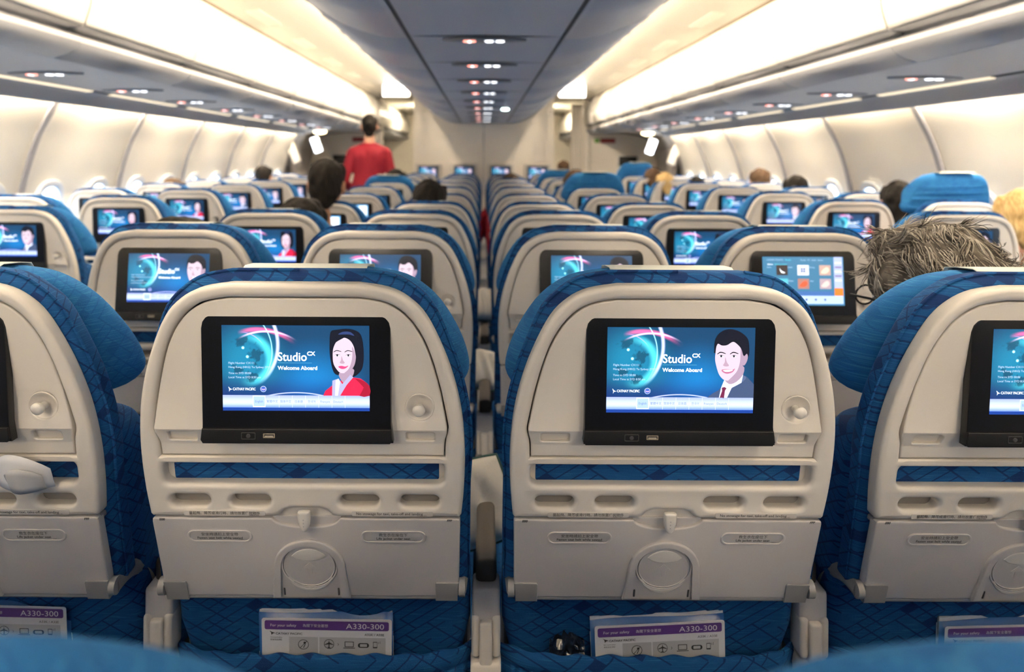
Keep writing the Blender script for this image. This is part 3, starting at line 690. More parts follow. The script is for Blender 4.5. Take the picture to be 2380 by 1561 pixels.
person('black-haired window passenger on the right between two side windows', 2.215, 5.29, -.105, G_, 'black', shirt=('dark_shirt', (0, 0, 0)), skin=SKINT)
person('passenger on the right, only black crown visible over a window seat', 2.235, 4.46, -.185, G_, 'black', shirt=('grey_shirt', (0, 0, 0)))
person('dark-haired passenger leaning beside the high light-blue headrest on the right', 2.07, 3.72, -.098, G_, 'black', shirt=('white_shirt', (0, 0, 0)), yaw=-.45)
person('blond passenger at the right edge with pink ear and neck showing', 2.06, 2.86, -.105, G_, 'blond', shirt=('maroon_shirt', (.16, .01, .02)), yaw=-.2)
# curly strands and spectacles of the grey-haired passenger
HS = plain('grey_strand', (.22, .195, .165), .5); HS2 = plain('silver_strand', (.42, .39, .34), .45); HS3 = plain('dark_strand', (.06, .05, .042), .6)
mb = MB(); rnd = random.Random(3)
hm = [c for c in gr.children if c.name.startswith('hair')][0].data; NP = len(hm.polygons)
for i in range(5200):
    pl = hm.polygons[rnd.randrange(NP)]; n_ = pl.normal.copy(); p = pl.center*1.02
    if p.z < -.10 or (p.y > .05 and p.z < .05): continue
    sw = noise.noise_vector(p*16+Vector((3, 1, 7))); fl = Vector((.25, -.55, -.45))+sw*1.5; fl = fl-n_*fl.dot(n_); d = (fl.normalized()+n_*.10).normalized()
    L_ = rnd.uniform(.028, .055); pts = []; q = p.copy(); cu = rnd.uniform(0, 6); st = L_/6
    ax = d.cross(n_).normalized() if d.cross(n_).length > .01 else Vector((1, 0, 0))
    for j in range(7):
        pts.append(q.copy()); tw = noise.noise_vector(q*30+Vector((1, 5, 2)))
        d = (d+tw*.55+ax*math.sin(cu*.1+j*1.1)*.16-n_*.13).normalized(); q = q+d*st
    mb.tube(pts, [.00075, .0008, .00075, .0007, .0006, .0005, .0003], (HS, HS, HS2, HS3)[rnd.randrange(4)], 3)
hs = mb.build('hair_strands', gr, angle=180); hs.location = (0, 0, glift); hs.scale = (1.02,)*3; hs['kind'] = 'stuff'
mb = MB()
for s in (-1, 1): mb.tube([(s*.082, -.01, .0), (s*.084, .05, .012), (s*.076, .10, .010)], .0022, BLACK, 6); mb.tube([(s*.034+.022*math.cos(2*PI*k/16), .108, .006+.017*math.sin(2*PI*k/16)) for k in range(16)], .0018, BLACK, 6, closed=True)
mb.tube([(-.012, .109, .010), (.012, .109, .010)], .0018, BLACK, 6)
gl = mb.build('spectacles', gr); gl.location = (0, 0, glift)

# ------------------------------------------------------------------ loose things: cards and magazines in the pockets, pillows, blanket, leaflet
def safety_card(x, y, ztop, rot, label):
    r = empty('safety_card', (x, y, ztop)); r.rotation_euler = (.10, rot, 0); tag(r, label, 'card', 'safety cards in the seat pockets')
    F = lambda a, b, w: Vector((a, -w, b))
    mb = MB(); mb.plate([rrect(0, -.075, .100, .075, .004)], -.0006, 0, .0002, PAPER, F); W = .0003
    def q(x0, z0, x1, z1, m, w=W, rad=0):
        mb.flat(rrect((x0+x1)/2, (z0+z1)/2, abs(x1-x0)/2, abs(z1-z0)/2, rad, 4) if rad else [(x0, z0), (x1, z0), (x1, z1), (x0, z1)], m, F, w)
    q(-.0955, -.0185, .0955, -.0035, PURPLE, W, .003)
    mb.text('For your safety', .0062, -.087, -.0132, WHITEINK, F, W*2, 'LEFT', sx=1.05); mb.text('為閣下安全著想', .0056, -.037, -.0132, WHITEINK, F, W*2, 'LEFT')
    mb.text('A330-300', .0125, .0885, -.0155, WHITEINK, F, W*2, 'RIGHT', sx=1.18)
    mb.text('CATHAY PACIFIC', .0050, -.0785, -.0265, INK, F, W*2, 'LEFT', fat=.00008, sx=1.05); mb.text('A33K / A33E', .0052, .0885, -.0265, INK, F, W*2, 'RIGHT', sx=1.1)
    mb.flat(crom([(-.088, -.0205), (-.084, -.0225), (-.0795, -.0238), (-.083, -.0250), (-.085, -.0272), (-.0855, -.0235)], 3), INK, F, W*2)
    mb.text('On board safety', .0028, -.087, -.0318, INK, F, W*2, 'LEFT'); mb.text('客艙安全須知', .0030, -.087, -.0360, INK, F, W*2, 'LEFT')
    q(-.058, -.09, -.0135, -.0300, PALEGREY); q(-.0115, -.09, .0905, -.0300, PALEGREY)
    ring = lambda cx, cz, a, t: mb.plate([circ(cx, cz, a, 24), circ(cx, cz, a-t, 24)], 0, W*2, .00008, INK, F)
    def line(x0, z0, x1, z1, t=.0006):
        d = Vector((x1-x0, z1-z0)).normalized()*t/2; mb.flat([(x0-d.y, z0+d.x), (x0+d.y, z0-d.x), (x1+d.y, z1-d.x), (x1-d.y, z1+d.x)], INK, F, W*2)
    ring(-.036, -.0425, .0082, .0008); line(-.0415, -.0485, -.0305, -.0365, .0009); mb.flat(circ(-.034, -.0395, .002, 10), INK, F, W*2); line(-.036, -.048, -.033, -.0415, .0012)
    ring(.0035, -.0410, .0078, .0007)
    mb.flat([(.0035, -.0345), (.0043, -.0385), (.0100, -.0415), (.0100, -.0425), (.0043, -.0412), (.0041, -.0455), (.0060, -.0475), (.0010, -.0475), (.0029, -.0455), (.0027, -.0412), (-.0030, -.0425), (-.0030, -.0415), (.0027, -.0385)], INK, F, W*2)
    line(.0165, -.0395, .0185, -.0415); line(.0185, -.0415, .0165, -.0435)
    mb.plate([rrect(.0345, -.0410, .0070, .0045, .0006), rrect(.0345, -.0410, .0060, .0036, .0004)], 0, W*2, .00008, INK, F); line(.0255, -.0470, .0435, -.0470, .0012)
    mb.plate([rrect(.0565, -.0425, .0085, .0038, .0036), rrect(.0565, -.0425, .0055, .0024, .0008)], 0, W*2, .00008, INK, F)
    mb.plate([rrect(.0745, -.0415, .0033, .0052, .0008), rrect(.0745, -.0410, .0027, .0038, .0004)], 0, W*2, .00008, INK, F); line(.0795, -.0395, .0795, -.036); line(.0820, -.0395, .0820, -.0352)
    mb.build('card_sheet', r, angle=30); return r
def magazine(x, y, ztop, rot, label, cover=(.03, .12, .35), w=.205, th=.006, seed=1):
    r = empty('magazine', (x, y, ztop)); r.rotation_euler = (.10, rot, 0); tag(r, label, 'magazine', 'magazines in the seat pockets'); rn = random.Random(seed)
    cm = plain('magazine_cover_%d' % seed, cover, .25, var=.5)
    F = lambda a, b, w_: Vector((a, -w_+.0025*math.sin(a*28+seed), b))
    mb = MB()
    for k in range(5):
        t = th*k/5; dz = rn.uniform(-.0015, .0015); x0 = rn.uniform(-.0006, .0006)
        rows = [[F(-w/2+x0+w*u/16, dz+.0012*math.sin(u*.8+k)-v, -t-s) for u in range(17)] for v, s in ((.15, 0), (0, 0), (0, th/5*.9), (.15, th/5*.9))]
        mb.grid(rows, PAPER)
    mb.build('pages', r)
    for t, nm in ((-.0005, 'front_cover'), (th+.0002, 'back_cover')):
        mb = MB(); mb.grid([[F(-w/2-.001+(w+.002)*u/16, -v, -t) for u in range(17)] for v in (.151, .004)], cm if nm[0] == 'f' else PAPER)
        if nm[0] == 'f':
            pass
        o = mb.build(nm, r); so = o.modifiers.new('t', 'SOLIDIFY'); so.thickness = .0003
    return r
for (sx_, y, zt, rot, lb) in ((-.2445, 1.143, zc(-.708), .012, 'purple-banded safety card under the tray of the left front seat with a woman on screen'), (.2665, 1.143, zc(-.712), -.055, 'tilted purple-banded safety card below the tray of the seat with a man on screen'),
                              (-.745, 1.143, zc(-.690), .018, 'purple-banded safety card at the left edge of the picture'), (.805, 1.143, zc(-.712), -.03, 'purple-banded safety card at the right edge of the picture')):
    safety_card(sx_, y, zt, rot, lb)
    wh = {-.2445: 'inner left front seat', .2665: 'inner right front seat', -.745: 'seat at the left edge', .805: 'seat at the right edge'}[sx_]
    magazine(sx_-.003, y+.0075, zt+.010, rot-.010, 'thick magazine right behind the safety card of the %s' % wh, seed=abs(int(sx_*1000))+1)
    magazine(sx_-(.004 if sx_ != .2665 else .006), y+.020, zt+.016, rot+.004, 'rear magazine in the pocket of the %s, sticking up highest' % wh, (.5, .5, .53), .209, .007, seed=abs(int(sx_*1000))+2)
mb = MB(); bm_ = [(-.035, 0), (-.025, .035), (-.01, .042), (.0, .02), (.012, .03), (.03, .012), (.042, 0)]
mb.grid([[Vector((.098+.055*i/12, 1.150+.012*noise.noise(Vector((i*.9, j*.9, 4))), zc(-.775)+.045*j/8-.010*abs(i-6)/6*j/8+.004*noise.noise(Vector((i*.8, j*.5, 1))))) for i in range(13)] for j in range(9)], plain('clear_wrapper', (.012, .018, .03), .12, spec=.9))
tag(mb.build('plastic_wrapper', angle=60), 'crumpled dark plastic wrapper in the pocket left of the tilted safety card', 'wrapper')
PILM = plain('pillow_cotton', (.55, .52, .46), .85, bump=.4, bscale=250); PIPE = plain('pillow_piping', (.02, .07, .06), .7)
def pillow(c, hx, hy, hz, M, label, piping=True):
    r = empty('pillow', c); tag(r, label, 'pillow', 'white travel pillows'); mb = MB(); n = 18; top = []; bot = []
    def pt(u, v, s): e = (1-abs(u)**3.2)**.5*(1-abs(v)**3.2)**.5; w = .004*math.sin(u*9+v*5)*e; return M @ Vector((u*hx*(1-.06*v*v), v*hy*(1-.06*u*u), s*hz*e**.8+w))
    for s in (1, -1): mb.grid([[pt(-1+2*i/n, -1+2*j/n, s) for i in range(n+1)] for j in range(n+1)], PILM)
    bmesh.ops.remove_doubles(mb.bm, verts=mb.bm.verts, dist=1e-4); mb.build('pillow_body', r, angle=180)
    ed = [(-1+2*i/n, -1) for i in range(n)]+[(1, -1+2*i/n) for i in range(n)]+[(1-2*i/n, 1) for i in range(n)]+[(-1, 1-2*i/n) for i in range(n)]
    if piping: mb = MB(); mb.tube([pt(u, v, 1) for u, v in ed], .0028, PIPE, 6, closed=True); mb.build('piping', r, angle=180)
pillow((-.028, 1.40, zc(-.650)), .075, .075, .036, Matrix.Rotation(-.30, 3, 'Y') @ Matrix.Rotation(1.2, 3, 'X'), 'white pillow with dark green piping wedged between the two front centre seats')
pillow((-.005, 2.22, zc(-.63)), .045, .06, .035, Matrix.Rotation(.2, 3, 'Y') @ Matrix.Rotation(.9, 3, 'X'), 'white pillow wedged between the second-row centre seats')
pillow((.004, 3.05, zc(-.60)), .04, .07, .04, Matrix.Rotation(.1, 3, 'Y') @ Matrix.Rotation(.9, 3, 'X'), 'pale pillow deep in the centre gap, third row')
mb = MB(); mb.grid([[Vector((-.020+.05*i/8+.006*math.sin(j*2.), 4.02+.14*j/8, zc(-.27)-.16*((i-3)/6)**2-.02*j+.008*math.sin(i*2.4+j))) for i in range(9)] for j in range(9)], plain('red_blanket', (.30, .008, .02), .9))
o = mb.build('blanket', angle=180); so = o.modifiers.new('t', 'SOLIDIFY'); so.thickness = .006; tag(o, 'dark red blanket scrap in the centre gap between far seats', 'blanket')
# leaflet curling out of the literature slot at the left edge
mb = MB(); mb.grid([[Vector((-.668+.075*i/10, 1.022-.018*math.sin(PI*i/10)-.012*j/4, zc(-.452)+.006*j+.030*math.sin(PI*(.15+.8*i/10))*j/4)) for i in range(11)] for j in range(5)], PAPER)
mb.grid([[Vector((-.650+.05*i/10, 1.014-.018*math.sin(PI*i/10)-.012*j/4, zc(-.452)+.004*j+.022*math.sin(PI*(.1+.8*i/10))*j/4)) for i in range(11)] for j in range(5)], PALEGREY)
o = mb.build('leaflet', angle=180); so = o.modifiers.new('t', 'SOLIDIFY'); so.thickness = .0012; tag(o, 'curled white leaflet sticking out of the slot of the seat at the left edge', 'leaflet')
proto = make_seat(); make_armrest(proto, -.2525)
DETAIL = ('stowage_sticker', 'placard', 'usb_port', 'pocket_net', 'tray_latch', 'inner_shelf', 'hinge_bar', 'corner_bracket', 'leg', 'control_strip', 'hook_dish', 'armrest_pad')
ORD = ['', 'first', 'second', 'third', 'fourth', 'fifth', 'sixth', 'seventh', 'eighth', 'ninth', 'tenth', 'eleventh', 'twelfth']
SEATS = {}
def seat(x, y, dz, label, group, pic='man', skip=(), raised=0., arm=False, tilt=0.):
    o = copy_tree(proto, None, skip); o.location = (x, y, dz)
    tag(o, label, 'seat', group)
    for c in o.children:
        n = c.name.split('.')[0]
        if n == 'monitor':
            for q in c.children:
                if q.name.startswith('display'): q.data = DISP[pic]
            if tilt:
                M = Matrix.Translation(B(0, -.0406)) @ Matrix.Rotation(tilt, 4, 'X') @ Matrix.Translation(-B(0, -.0406)); c.matrix_local = M
        if n == 'headrest' and raised: c.location = (0, -.23*raised*.6, raised)
    if arm: 
        a = make_armrest(o, .2525)
    return o
PICW = {'man': 'screen showing a smiling man', 'woman': 'screen showing a dark-haired woman', 'menu': 'screen showing a menu of tiles', 'map': 'screen showing a pale map'}
CX4 = {-3: 'outer left column', -1: 'inner left column', 1: 'inner right column', 3: 'outer right column'}
pics = {(2, 3): 'menu', (1, -1): 'woman', (3, -3): 'woman', (3, 3): 'woman', (4, -3): 'map', (5, -3): 'map', (4, 3): 'man'}
dzc = {1: .030, 2: .018, 3: -.002, 4: -.018, 5: -.018, 6: -.010, 7: -.006}
raised = {(6, 3): .105, (9, 3): .075, (7, -3): .055}
for row in range(0, 12):
    for c in (-3, -1, 1, 3):
        y = .958+.81*(row-1); dz = dzc.get(row, 0.)
        if row == 0:
            if abs(c) == 3: continue
            dz = .013; y = .148
        pic = pics.get((row, c), 'man'); far = row >= 4
        if row == 0: lab = 'blurred blue headrest top at the bottom edge, %s of the centre gap' % ('left' if c < 0 else 'right')
        else: lab = 'centre-block seat, %s row ahead, %s%s%s' % (ORD[row], CX4[c], ', '+PICW[pic] if row <= 3 else '', ', headrest pulled up' if (row, c) in raised else '')
        SEATS['c', row, c] = seat(c*.2525, y, dz, lab, 'centre-block economy seats', pic, DETAIL+('headrest_cover',) if row == 0 else DETAIL if far else (), raised.get((row, c), 0.), c == 3, -.16 if row == 2 else 0.)
sp = {(-1, 3, 1): 'woman', (-1, 2, 1): 'woman', (-1, 4, 2): 'man', (1, 2, 1): 'woman'}
for side in (-1, 1):
    y0 = 2.70 if side < 0 else 2.67
    for k in range(0, 8):
        for col, X in ((1, 1.735), (2, 2.24)):
            y = y0+.81*(k-1+0)  if False else y0+.81*k-.0
            rnk = k+1
            pic = sp.get((side, rnk, col), 'man'); pt = raised_ = (.13 if (side, rnk, col) == (1, 2, 2) else .15 if (side, rnk, col) == (1, 8, 1) else 0.)
            lab = '%s-hand %s seat, %s row%s%s' % ('left' if side < 0 else 'right', 'aisle-side' if col == 1 else 'window-side', ORD[rnk], ', '+PICW[pic] if k < 3 else '', ', blue headrest pulled high' if pt else '')
            SEATS['s', side*rnk, col] = seat(side*X, y, -.003, lab, 'side-block economy seats', pic, DETAIL if k >= 1 else (), pt)
for row in (0, -1, -2):  # unseen seats added to block low light from behind the camera
    for c in ((-3, 3) if row == 0 else (-3, -1, 1, 3)):
        seat(c*.2525, .148+.81*row, .0, 'added light-blocking seat behind the camera, outside the picture, %s, %s' % (CX4[c], ('beside the viewer', 'one row back', 'two rows back')[-row]), 'light-blocking seats behind the camera', 'man', DETAIL)
for side in (-1, 1):  # unseen side seats added to block light from the walls and windows
    for k in (-1, -2, -3, -4):
        for col, X in ((1, 1.735), (2, 2.24)):
            seat(side*X, 2.70+.81*k, -.003, 'added light-blocking seat outside the picture, %s-hand side block, %s, %s row behind the visible ones' % ('left' if side < 0 else 'right', 'aisle' if col == 1 else 'window', ORD[-k]), 'light-blocking seats outside the picture', 'man', DETAIL)
for o in [proto]+list(proto.children_recursive): bpy.data.objects.remove(o)

# ------------------------------------------------------------------ cabin shell
def strip(name, prof, y0, y1, mat, ys=None, closed=False, thick=0., kind=True, parent=None, smooth=True):
    mb = MB(); ys = ys or [y0, y1]
    if smooth and len(prof) > 2: prof = crom(prof, 4, closed)
    mb.grid([[Vector((x, y, zc(h))) for x, h in prof] for y in ys], mat, closed)
    o = mb.build(name, parent)
    if thick: s_ = o.modifiers.new('t', 'SOLIDIFY'); s_.thickness = thick; s_.offset = 0
    if kind: struct(o)
    return o
YB, YE = -4.6, 15.0
mb = MB(); mb.box((0, (YB+YE)/2, -.02), (2.7, (YE-YB)/2, .02), CARPET); struct(mb.build('floor'))
# side walls: one curved lining per side, gently bulged between the frames
PROFW = [(2.345, .305), (2.40, .21), (2.455, .10), (2.50, -.03), (2.535, -.17), (2.56, -.35), (2.55, -.60), (2.46, -.92), (2.30, -1.285)]
PW = crom(PROFW, 4, False)
def wallx(h):
    for a, b in zip(PW, PW[1:]):
        if b[1] <= h <= a[1]: t = (a[1]-h)/(a[1]-b[1]); return a[0]+(b[0]-a[0])*t
    return PW[0][0]
FR0, FRP = 4.03, 1.066
for side, nm in ((-1, 'left'), (1, 'right')):
    ys = []; y = YB
    while y < 9.36: ys.append(y); y += FRP/12
    ys.append(9.36); mb = MB()
    def blg(y): t = ((y-FR0)/FRP) % 1.0; return .020*(abs(math.sin(PI*t))**.7)+.004*math.cos(4*PI*t)
    mb.grid([[Vector((side*(x-.02+blg(y)*(1 if h > -.8 else .3)), y, zc(h))) for x, h in PW] for y in ys], WALLM)
    o = mb.build('wall_'+nm); struct(o)
    k = -7; i = 0
    while FR0+FRP*k < 9.3:
        yy = FR0+FRP*k; mb = MB()
        mb.grid([[Vector((side*(x-.030), yy+dy, zc(h))) for x, h in PW[:-6]] for dy in (-.028, .028)], WALLG)
        o = mb.build('trim_%d' % (i+1+(0 if side < 0 else 40))); struct(o); so = o.modifiers.new('t', 'SOLIDIFY'); so.thickness = .008
        # faint fold half way between two frames
        i += 1; k += 1
    # door zone beyond the last row, darker lining
    mb = MB(); mb.grid([[Vector((side*(x+.05), y, zc(h))) for x, h in [(2.05, .362), (2.25, .34)]+PW] for y in (9.36, 9.9, 10.4, 11.0)], DOORM)
    struct(mb.build('wall_exit_'+nm))
    mb = MB(); mb.box((side*2.50, 10.2, zc(-.25)), (.05, .42, .75), DOORM, .04, 3, Matrix.Rotation(side*.10, 3, 'Y')); struct(mb.build('door_%d' % (1 if side < 0 else 2)))
    mb = MB(); mb.box((side*2.42, 9.36, zc(.12)), (.05, .02, .20), WALLM, .01, 2, Matrix.Rotation(side*.4, 3, 'Y')); struct(mb.build('trim_%d' % (90+side)))
# windows
WINF = plain('window_reveal', (.62, .66, .72), .3); PANE = emit('window_daylight', (.62, .80, 1.), 3.2); SHADE = plain('window_shade', (.7, .7, .7), .4)
n = 0
for side in (-1, 1):
    for k in range(-13, 10):
        y = 4.30+.533*k
        if y > 9.2 or y < -3.2: continue
        n += 1; h0 = -.33; x0 = wallx(h0)-.028
        def WF(a, b, w): h = h0+b; return Vector((side*(wallx(h)-.022-w), y+a, zc(h)))
        ov = lambda rx, rz: [(rx*abs(math.cos(t))**.75*(1 if math.cos(t) > 0 else -1), rz*abs(math.sin(t))**.75*(1 if math.sin(t) > 0 else -1)) for t in [2*PI*q/36 for q in range(36)]]
        mb = MB(); mb.plate([ov(.148, .195), ov(.105, .150)], -.004, .022, .010, WINF, WF)
        w_ = struct(mb.build('window_%d' % n))
        mb = MB(); mb.flat(ov(.112, .158), PANE, WF, .002); mb.build('pane', w_)
# overhead linings and lights on both sides
RAIL = [(1.487, .483), (1.545, .476), (1.535, .452), (1.502, .438)]
COVE = emit('cove_light', (1., .83, .62), 58.0); WALLLAMP = emit('sidewall_light', (1., .84, .62), 46.0); STRIPM = emit('valance_strip', (1., .84, .60), .5)
DIM = emit('sidewall_light_dim', (1., .82, .58), 14.0)
BW = 1.035; BY0 = 2.75
def bins(side, nm):
    door = [(side*x, h) for x, h in ((1.565, .860), (1.505, .78), (1.468, .68), (1.462, .58), (1.487, .485))]
    lower = [(side*x, h) for x, h in ((1.499, .424), (1.512, .402), (1.545, .382), (1.60, .365))]
    rail = [(side*x, h) for x, h in RAIL]; lip = [(side*1.504, .438), (side*1.4955, .4345), (side*1.4955, .4225), (side*1.504, .419)]
    k = -1; i = 0
    y = BY0-BW*2
    while y < 10.8:
        y1 = min(y+BW, 10.9); g_ = .006
        r = empty('overhead_bin', (side*1.55, (y+y1)/2, zc(.6)))
        i += 1
        tag(r, 'cream overhead locker above the %s window seats, %s section from the camera' % (nm, ORD[i] if i < 13 else 'last'), 'overhead locker', 'outboard overhead lockers')
        inv = Matrix.Translation(-r.location)
        def part(name, prof, mat, thick, ins, smooth=True):
            o = strip(name, prof, y+ins, y1-ins, mat, kind=False, parent=r, thick=thick, smooth=smooth); o.matrix_parent_inverse = inv; return o
        d = part('door', door, BINW, .012, .010); part('lower_fairing', lower, BING, .008, .003)
        part('rail', rail, BINRAIL, .004, .001, False); part('ledge', lip, BINW, .003, .001, False)
        mb = MB(); cy = (y+y1)/2
        mb.plate([circ(0, 0, .062, 24, a0=0, a1=180, ry=.045)], -.002, .004, .0015, plain('latch_pink', (.58, .47, .42), .4), lambda a, b, w: Vector((side*(1.478-b*.12-w), cy+a, zc(.500+b))))
        la = mb.build('latch', r); la.matrix_parent_inverse = inv
        for u in (-.1, .1):
            pass
        y = y1
    # plain continuation behind the camera and in the next cabin
    for a, b in ((YB, BY0-BW*2), (10.9, YE)):
        for pf_, m_ in ((door, BINW), (lower, BING), (rail, BINRAIL)):
            strip('wall_bin_lining_'+nm, pf_, a, b, m_)
    dk = [(side*1.60, .86), (side*1.60, .37)]; strip('wall_bin_back_'+nm, dk, YB, YE, DARKG)
    # service panel, valance, lip
    strip('ceiling_service_panel_'+nm, [(side*1.60, .366), (side*1.9, .372), (side*2.18, .366)], YB, 11, BING)
    strip('ceiling_valance_'+nm, [(side*2.205, .362), (side*2.225, .345), (side*2.245, .31), (side*2.262, .283), (side*2.275, .285)], YB, 9.36, plain('valance', (.38, .39, .42), .45))
    strip('ceiling_cove_back_'+nm, [(side*2.275, .285), (side*2.285, .36), (side*2.36, .36), (side*2.36, .30)], YB, 9.36, WALLM, smooth=False)
bins(-1, 'left'); bins(1, 'right')
for side, nm in ((-1, 'left'), (1, 'right')):
    k = -7; i = 0
    while True:
        ya = FR0+FRP*k+.03; yb = ya+FRP-.06; k += 1
        if ya > 9.2: break
        yb = min(yb, 9.32)
        dim = side > 0 and k-1 == 0
        mb = MB(); mb.box((side*2.318, (ya+yb)/2, zc(.335)), (.016, (yb-ya)/2, .006), DIM if dim else WALLLAMP, .002)
        struct(mb.build('trim_wall_lamp_'+nm))
    for q in range(-5, 5):
        ya = 4.36+1.14*q; yb = min(ya+.92, 9.25)
        if q < -1: m_ = STRIPM
        mb = MB(); mb.grid([[Vector((side*x, y_, zc(h))) for x, h in ((2.178, .3645), (2.208, .3605))] for y_ in (ya, yb)], STRIPM)
        o = mb.build('light_strip'); so = o.modifiers.new('t', 'SOLIDIFY'); so.thickness = .004
        if ya < 2: struct(o); o.name = 'trim_light_strip'
        else: tag(o, 'long cream light strip above the %s windows, %s from the camera' % (nm, ORD[q+3]), 'light', 'cream light strips')
# passenger service fixtures under the lockers and under the centre lockers
REDI = emit('sign_red', (1., .30, .22), 1.2, False); WHI = emit('sign_white', (.9, .93, 1.), 1.4, False); HOUS = plain('sign_housing', (.16, .17, .20), .4)
def psu(x, y, h, label, group, flip=1):
    r = empty('passenger_sign', (x, y, zc(h)))
    tag(r, label, 'sign', group)
    F = lambda a, b, w: Vector((a, b, -w))
    mb = MB(); mb.plate([crom([(-.17, 0), (-.09, .035), (0, .045), (.09, .035), (.17, 0), (.09, -.035), (0, -.045), (-.09, -.035)], 4)], -.004, .006, .003, HOUS, F); mb.build('housing', r)
    mb = MB(); mb.plate([circ(-.062, 0, .026, 14, .017)], .004, .010, .001, REDI, F); mb.plate([rrect(-.062, 0, .006, .018, .003)], .008, .011, .001, WHI, F); mb.build('no_smoking_light', r)
    mb = MB(); mb.plate([circ(.018, 0, .017, 14, .017)], .004, .010, .001, WHI, F); mb.plate([circ(.062, 0, .017, 14, .017)], .004, .010, .001, WHI, F); mb.build('seat_belt_light', r)
    return r
for k in range(9):
    psu(-.004, 3.02+.81*k, .482, 'lit no-smoking and seat-belt sign on the grey centre ceiling, %s from the camera' % ORD[k+1], 'centre ceiling signs')
for side, nm in ((-1, 'left'), (1, 'right')):
    for k in range(8):
        psu(side*1.95, 3.30+.82*k, .368, 'lit passenger sign panel under the %s lockers, %s from the camera' % (nm, ORD[k+1]), 'side locker signs')
# centre lockers and the flat panel between them
YC = 10.3
strip('ceiling', [(-.300, .486), (-.15, .489), (0, .490), (.15, .489), (.300, .486)], YB, YC, CEILG)
y = 1.35; i = 0
strip('ceiling_centre_backing', [(-.33, .52), (.33, .52)], YB, YC, DARKG)
while y < YC:
    mb = MB(); mb.box((0, y+1.62, zc(.489)), (.298, .003, .003), DARKG) if y+1.62 < YC else None
    if y+1.62 < YC: struct(mb.build('trim_ceiling_joint'))
    y += .81
def cbins(side, nm):
    prof = [(side*x, h) for x, h in ((.318, .487), (.43, .497), (.55, .532), (.65, .583), (.72, .636), (.748, .668))]
    up = [(side*x, h) for x, h in ((.752, .678), (.765, .70), (.755, .74), (.73, .78))]
    y = .87; i = 0
    strip('ceiling_bin_lining_'+nm, prof, YB, y, CEILG)
    while y < YC-.1:
        y1 = min(y+1.07, YC); i += 1
        r = empty('centre_bin', (side*.6, (y+y1)/2, zc(.6))); inv = Matrix.Translation(-r.location)
        tag(r, 'grey centre locker underside, %s of the central panel, %s section from the camera' % (nm, ORD[i]), 'overhead locker', 'centre overhead lockers')
        o = strip('door', prof, y+.003, y1-.003, CEILG, kind=False, parent=r, thick=.006); o.matrix_parent_inverse = inv
        mb = MB()
        for u in (.12, .5, .88): mb.box((side*.752, y+(y1-y)*u, zc(.672)), (.010, .045 if u != .5 else .075, .011), DARKG, .004)
        mb.box((side*.750, (y+y1)/2, zc(.676)), (.005, (y1-y)/2-.004, .006), BINRAIL, .001)
        o = mb.build('catch', r); o.matrix_parent_inverse = inv
        y = y1
    strip('ceiling_bin_top_'+nm, up, YB, YC, DARKG)
    strip('ceiling_gap_'+nm, [(side*.30, .492), (side*.318, .492)], YB, YC, DARKG)
    # light trough on top of the centre lockers that washes the outboard lockers
    mb = MB(); L0 = -4.4
    mb.box((side*.838, (L0+9.7)/2, zc(.812)), (.003, (9.7-L0)/2, .015), COVE, .001); struct(mb.build('trim_cove_lamp_'+nm))
    strip('ceiling_cove_'+nm, [(side*.70, .79), (side*.80, .845), (side*1.05, .885), (side*1.32, .885), (side*1.50, .872), (side*1.58, .863)], YB, YE, plain('aisle_ceiling', (.50, .47, .405), .5))
    mb = MB(); mb.box((side*1.553, (YB+YE)/2, zc(.862)), (.010, (YE-YB)/2, .007), plain('brown_line', (.10, .065, .03), .6), .001); struct(mb.build('trim_locker_top_'+nm))
    for k in range(8):
        yy = 2.3+1.07*k; mb = MB()
        V = lambda a, b, w: Vector((side*(1.40+a), yy+b, zc(.8815-a*.055-w)))
        mb.plate([rrect(0, .27, .045, .25, .01), rrect(0, .27, .036, .24, .006)], -.002, .004, .001, plain('vent_rim', (.66, .61, .52), .5), V)
        for q in range(7): mb.plate([rrect(-.03+q*.010, .27, .002, .238, .001)], 0, .003, .0005, plain('vent_rim', (0, 0, 0)), V)
        o = mb.build('air_vent'); tag(o, 'long slotted air vent in the cream ceiling above the %s aisle, %s from the camera' % (nm, ORD[k+1]), 'vent', 'ceiling air vents')
cbins(-1, 'left'); cbins(1, 'right')
# bulkheads
mb = MB(); mb.box((-.002, 11.2, zc(-.20)), (.972, .9, 1.09), BULK, .01); struct(mb.build('wall_centre_bulkhead'))
mb = MB(); mb.box((.0, 10.296, zc(-.2)), (.003, .004, 1.0), WALLG); struct(mb.build('trim_200'))
for side, nm in ((-1, 'left'), (1, 'right')):
    mb = MB(); mb.box((side*2.05, 11.03, zc(-.45)), (.56, .03, .84), BULK, .005); struct(mb.build('wall_galley_'+nm))
    mb = MB(); mb.box((side*1.52, 10.99, zc(-.2)), (.03 if side < 0 else .05, .05, 1.08), BULK, .015); struct(mb.build('wall_end_post_'+nm))
mb = MB()
for k in range(5): mb.tube([(1.30+.035*k, 10.95, .1), (1.30+.035*k, 10.95, zc(.80))], .02, BULK, 10)
tag(mb.build('divider_curtain'), 'gathered cream curtain hanging beside the right aisle opening', 'curtain')
for side in (-1, 1):
    mb = MB(); mb.box((side*1.18, -2.9, zc(.862)), (.26, 1.2, .008), emit('aft_fill_light', (1., .87, .72), 8.5), .002); struct(mb.build('trim_aft_fill'))  # unseen fill lamps added behind the camera to brighten the seatbacks
mb = MB(); mb.box((0, YE+.03, 1.1), (2.7, .03, 1.3), BULK); struct(mb.build('wall_front'))
mb = MB(); mb.box((0, YB-.03, 1.1), (2.7, .03, 1.3), BULK); struct(mb.build('wall_rear'))
mb = MB(); mb.box((0, (YB+YE)/2, zc(.98)), (2.75, (YE-YB)/2+.1, .02), DARKG); struct(mb.build('roof'))
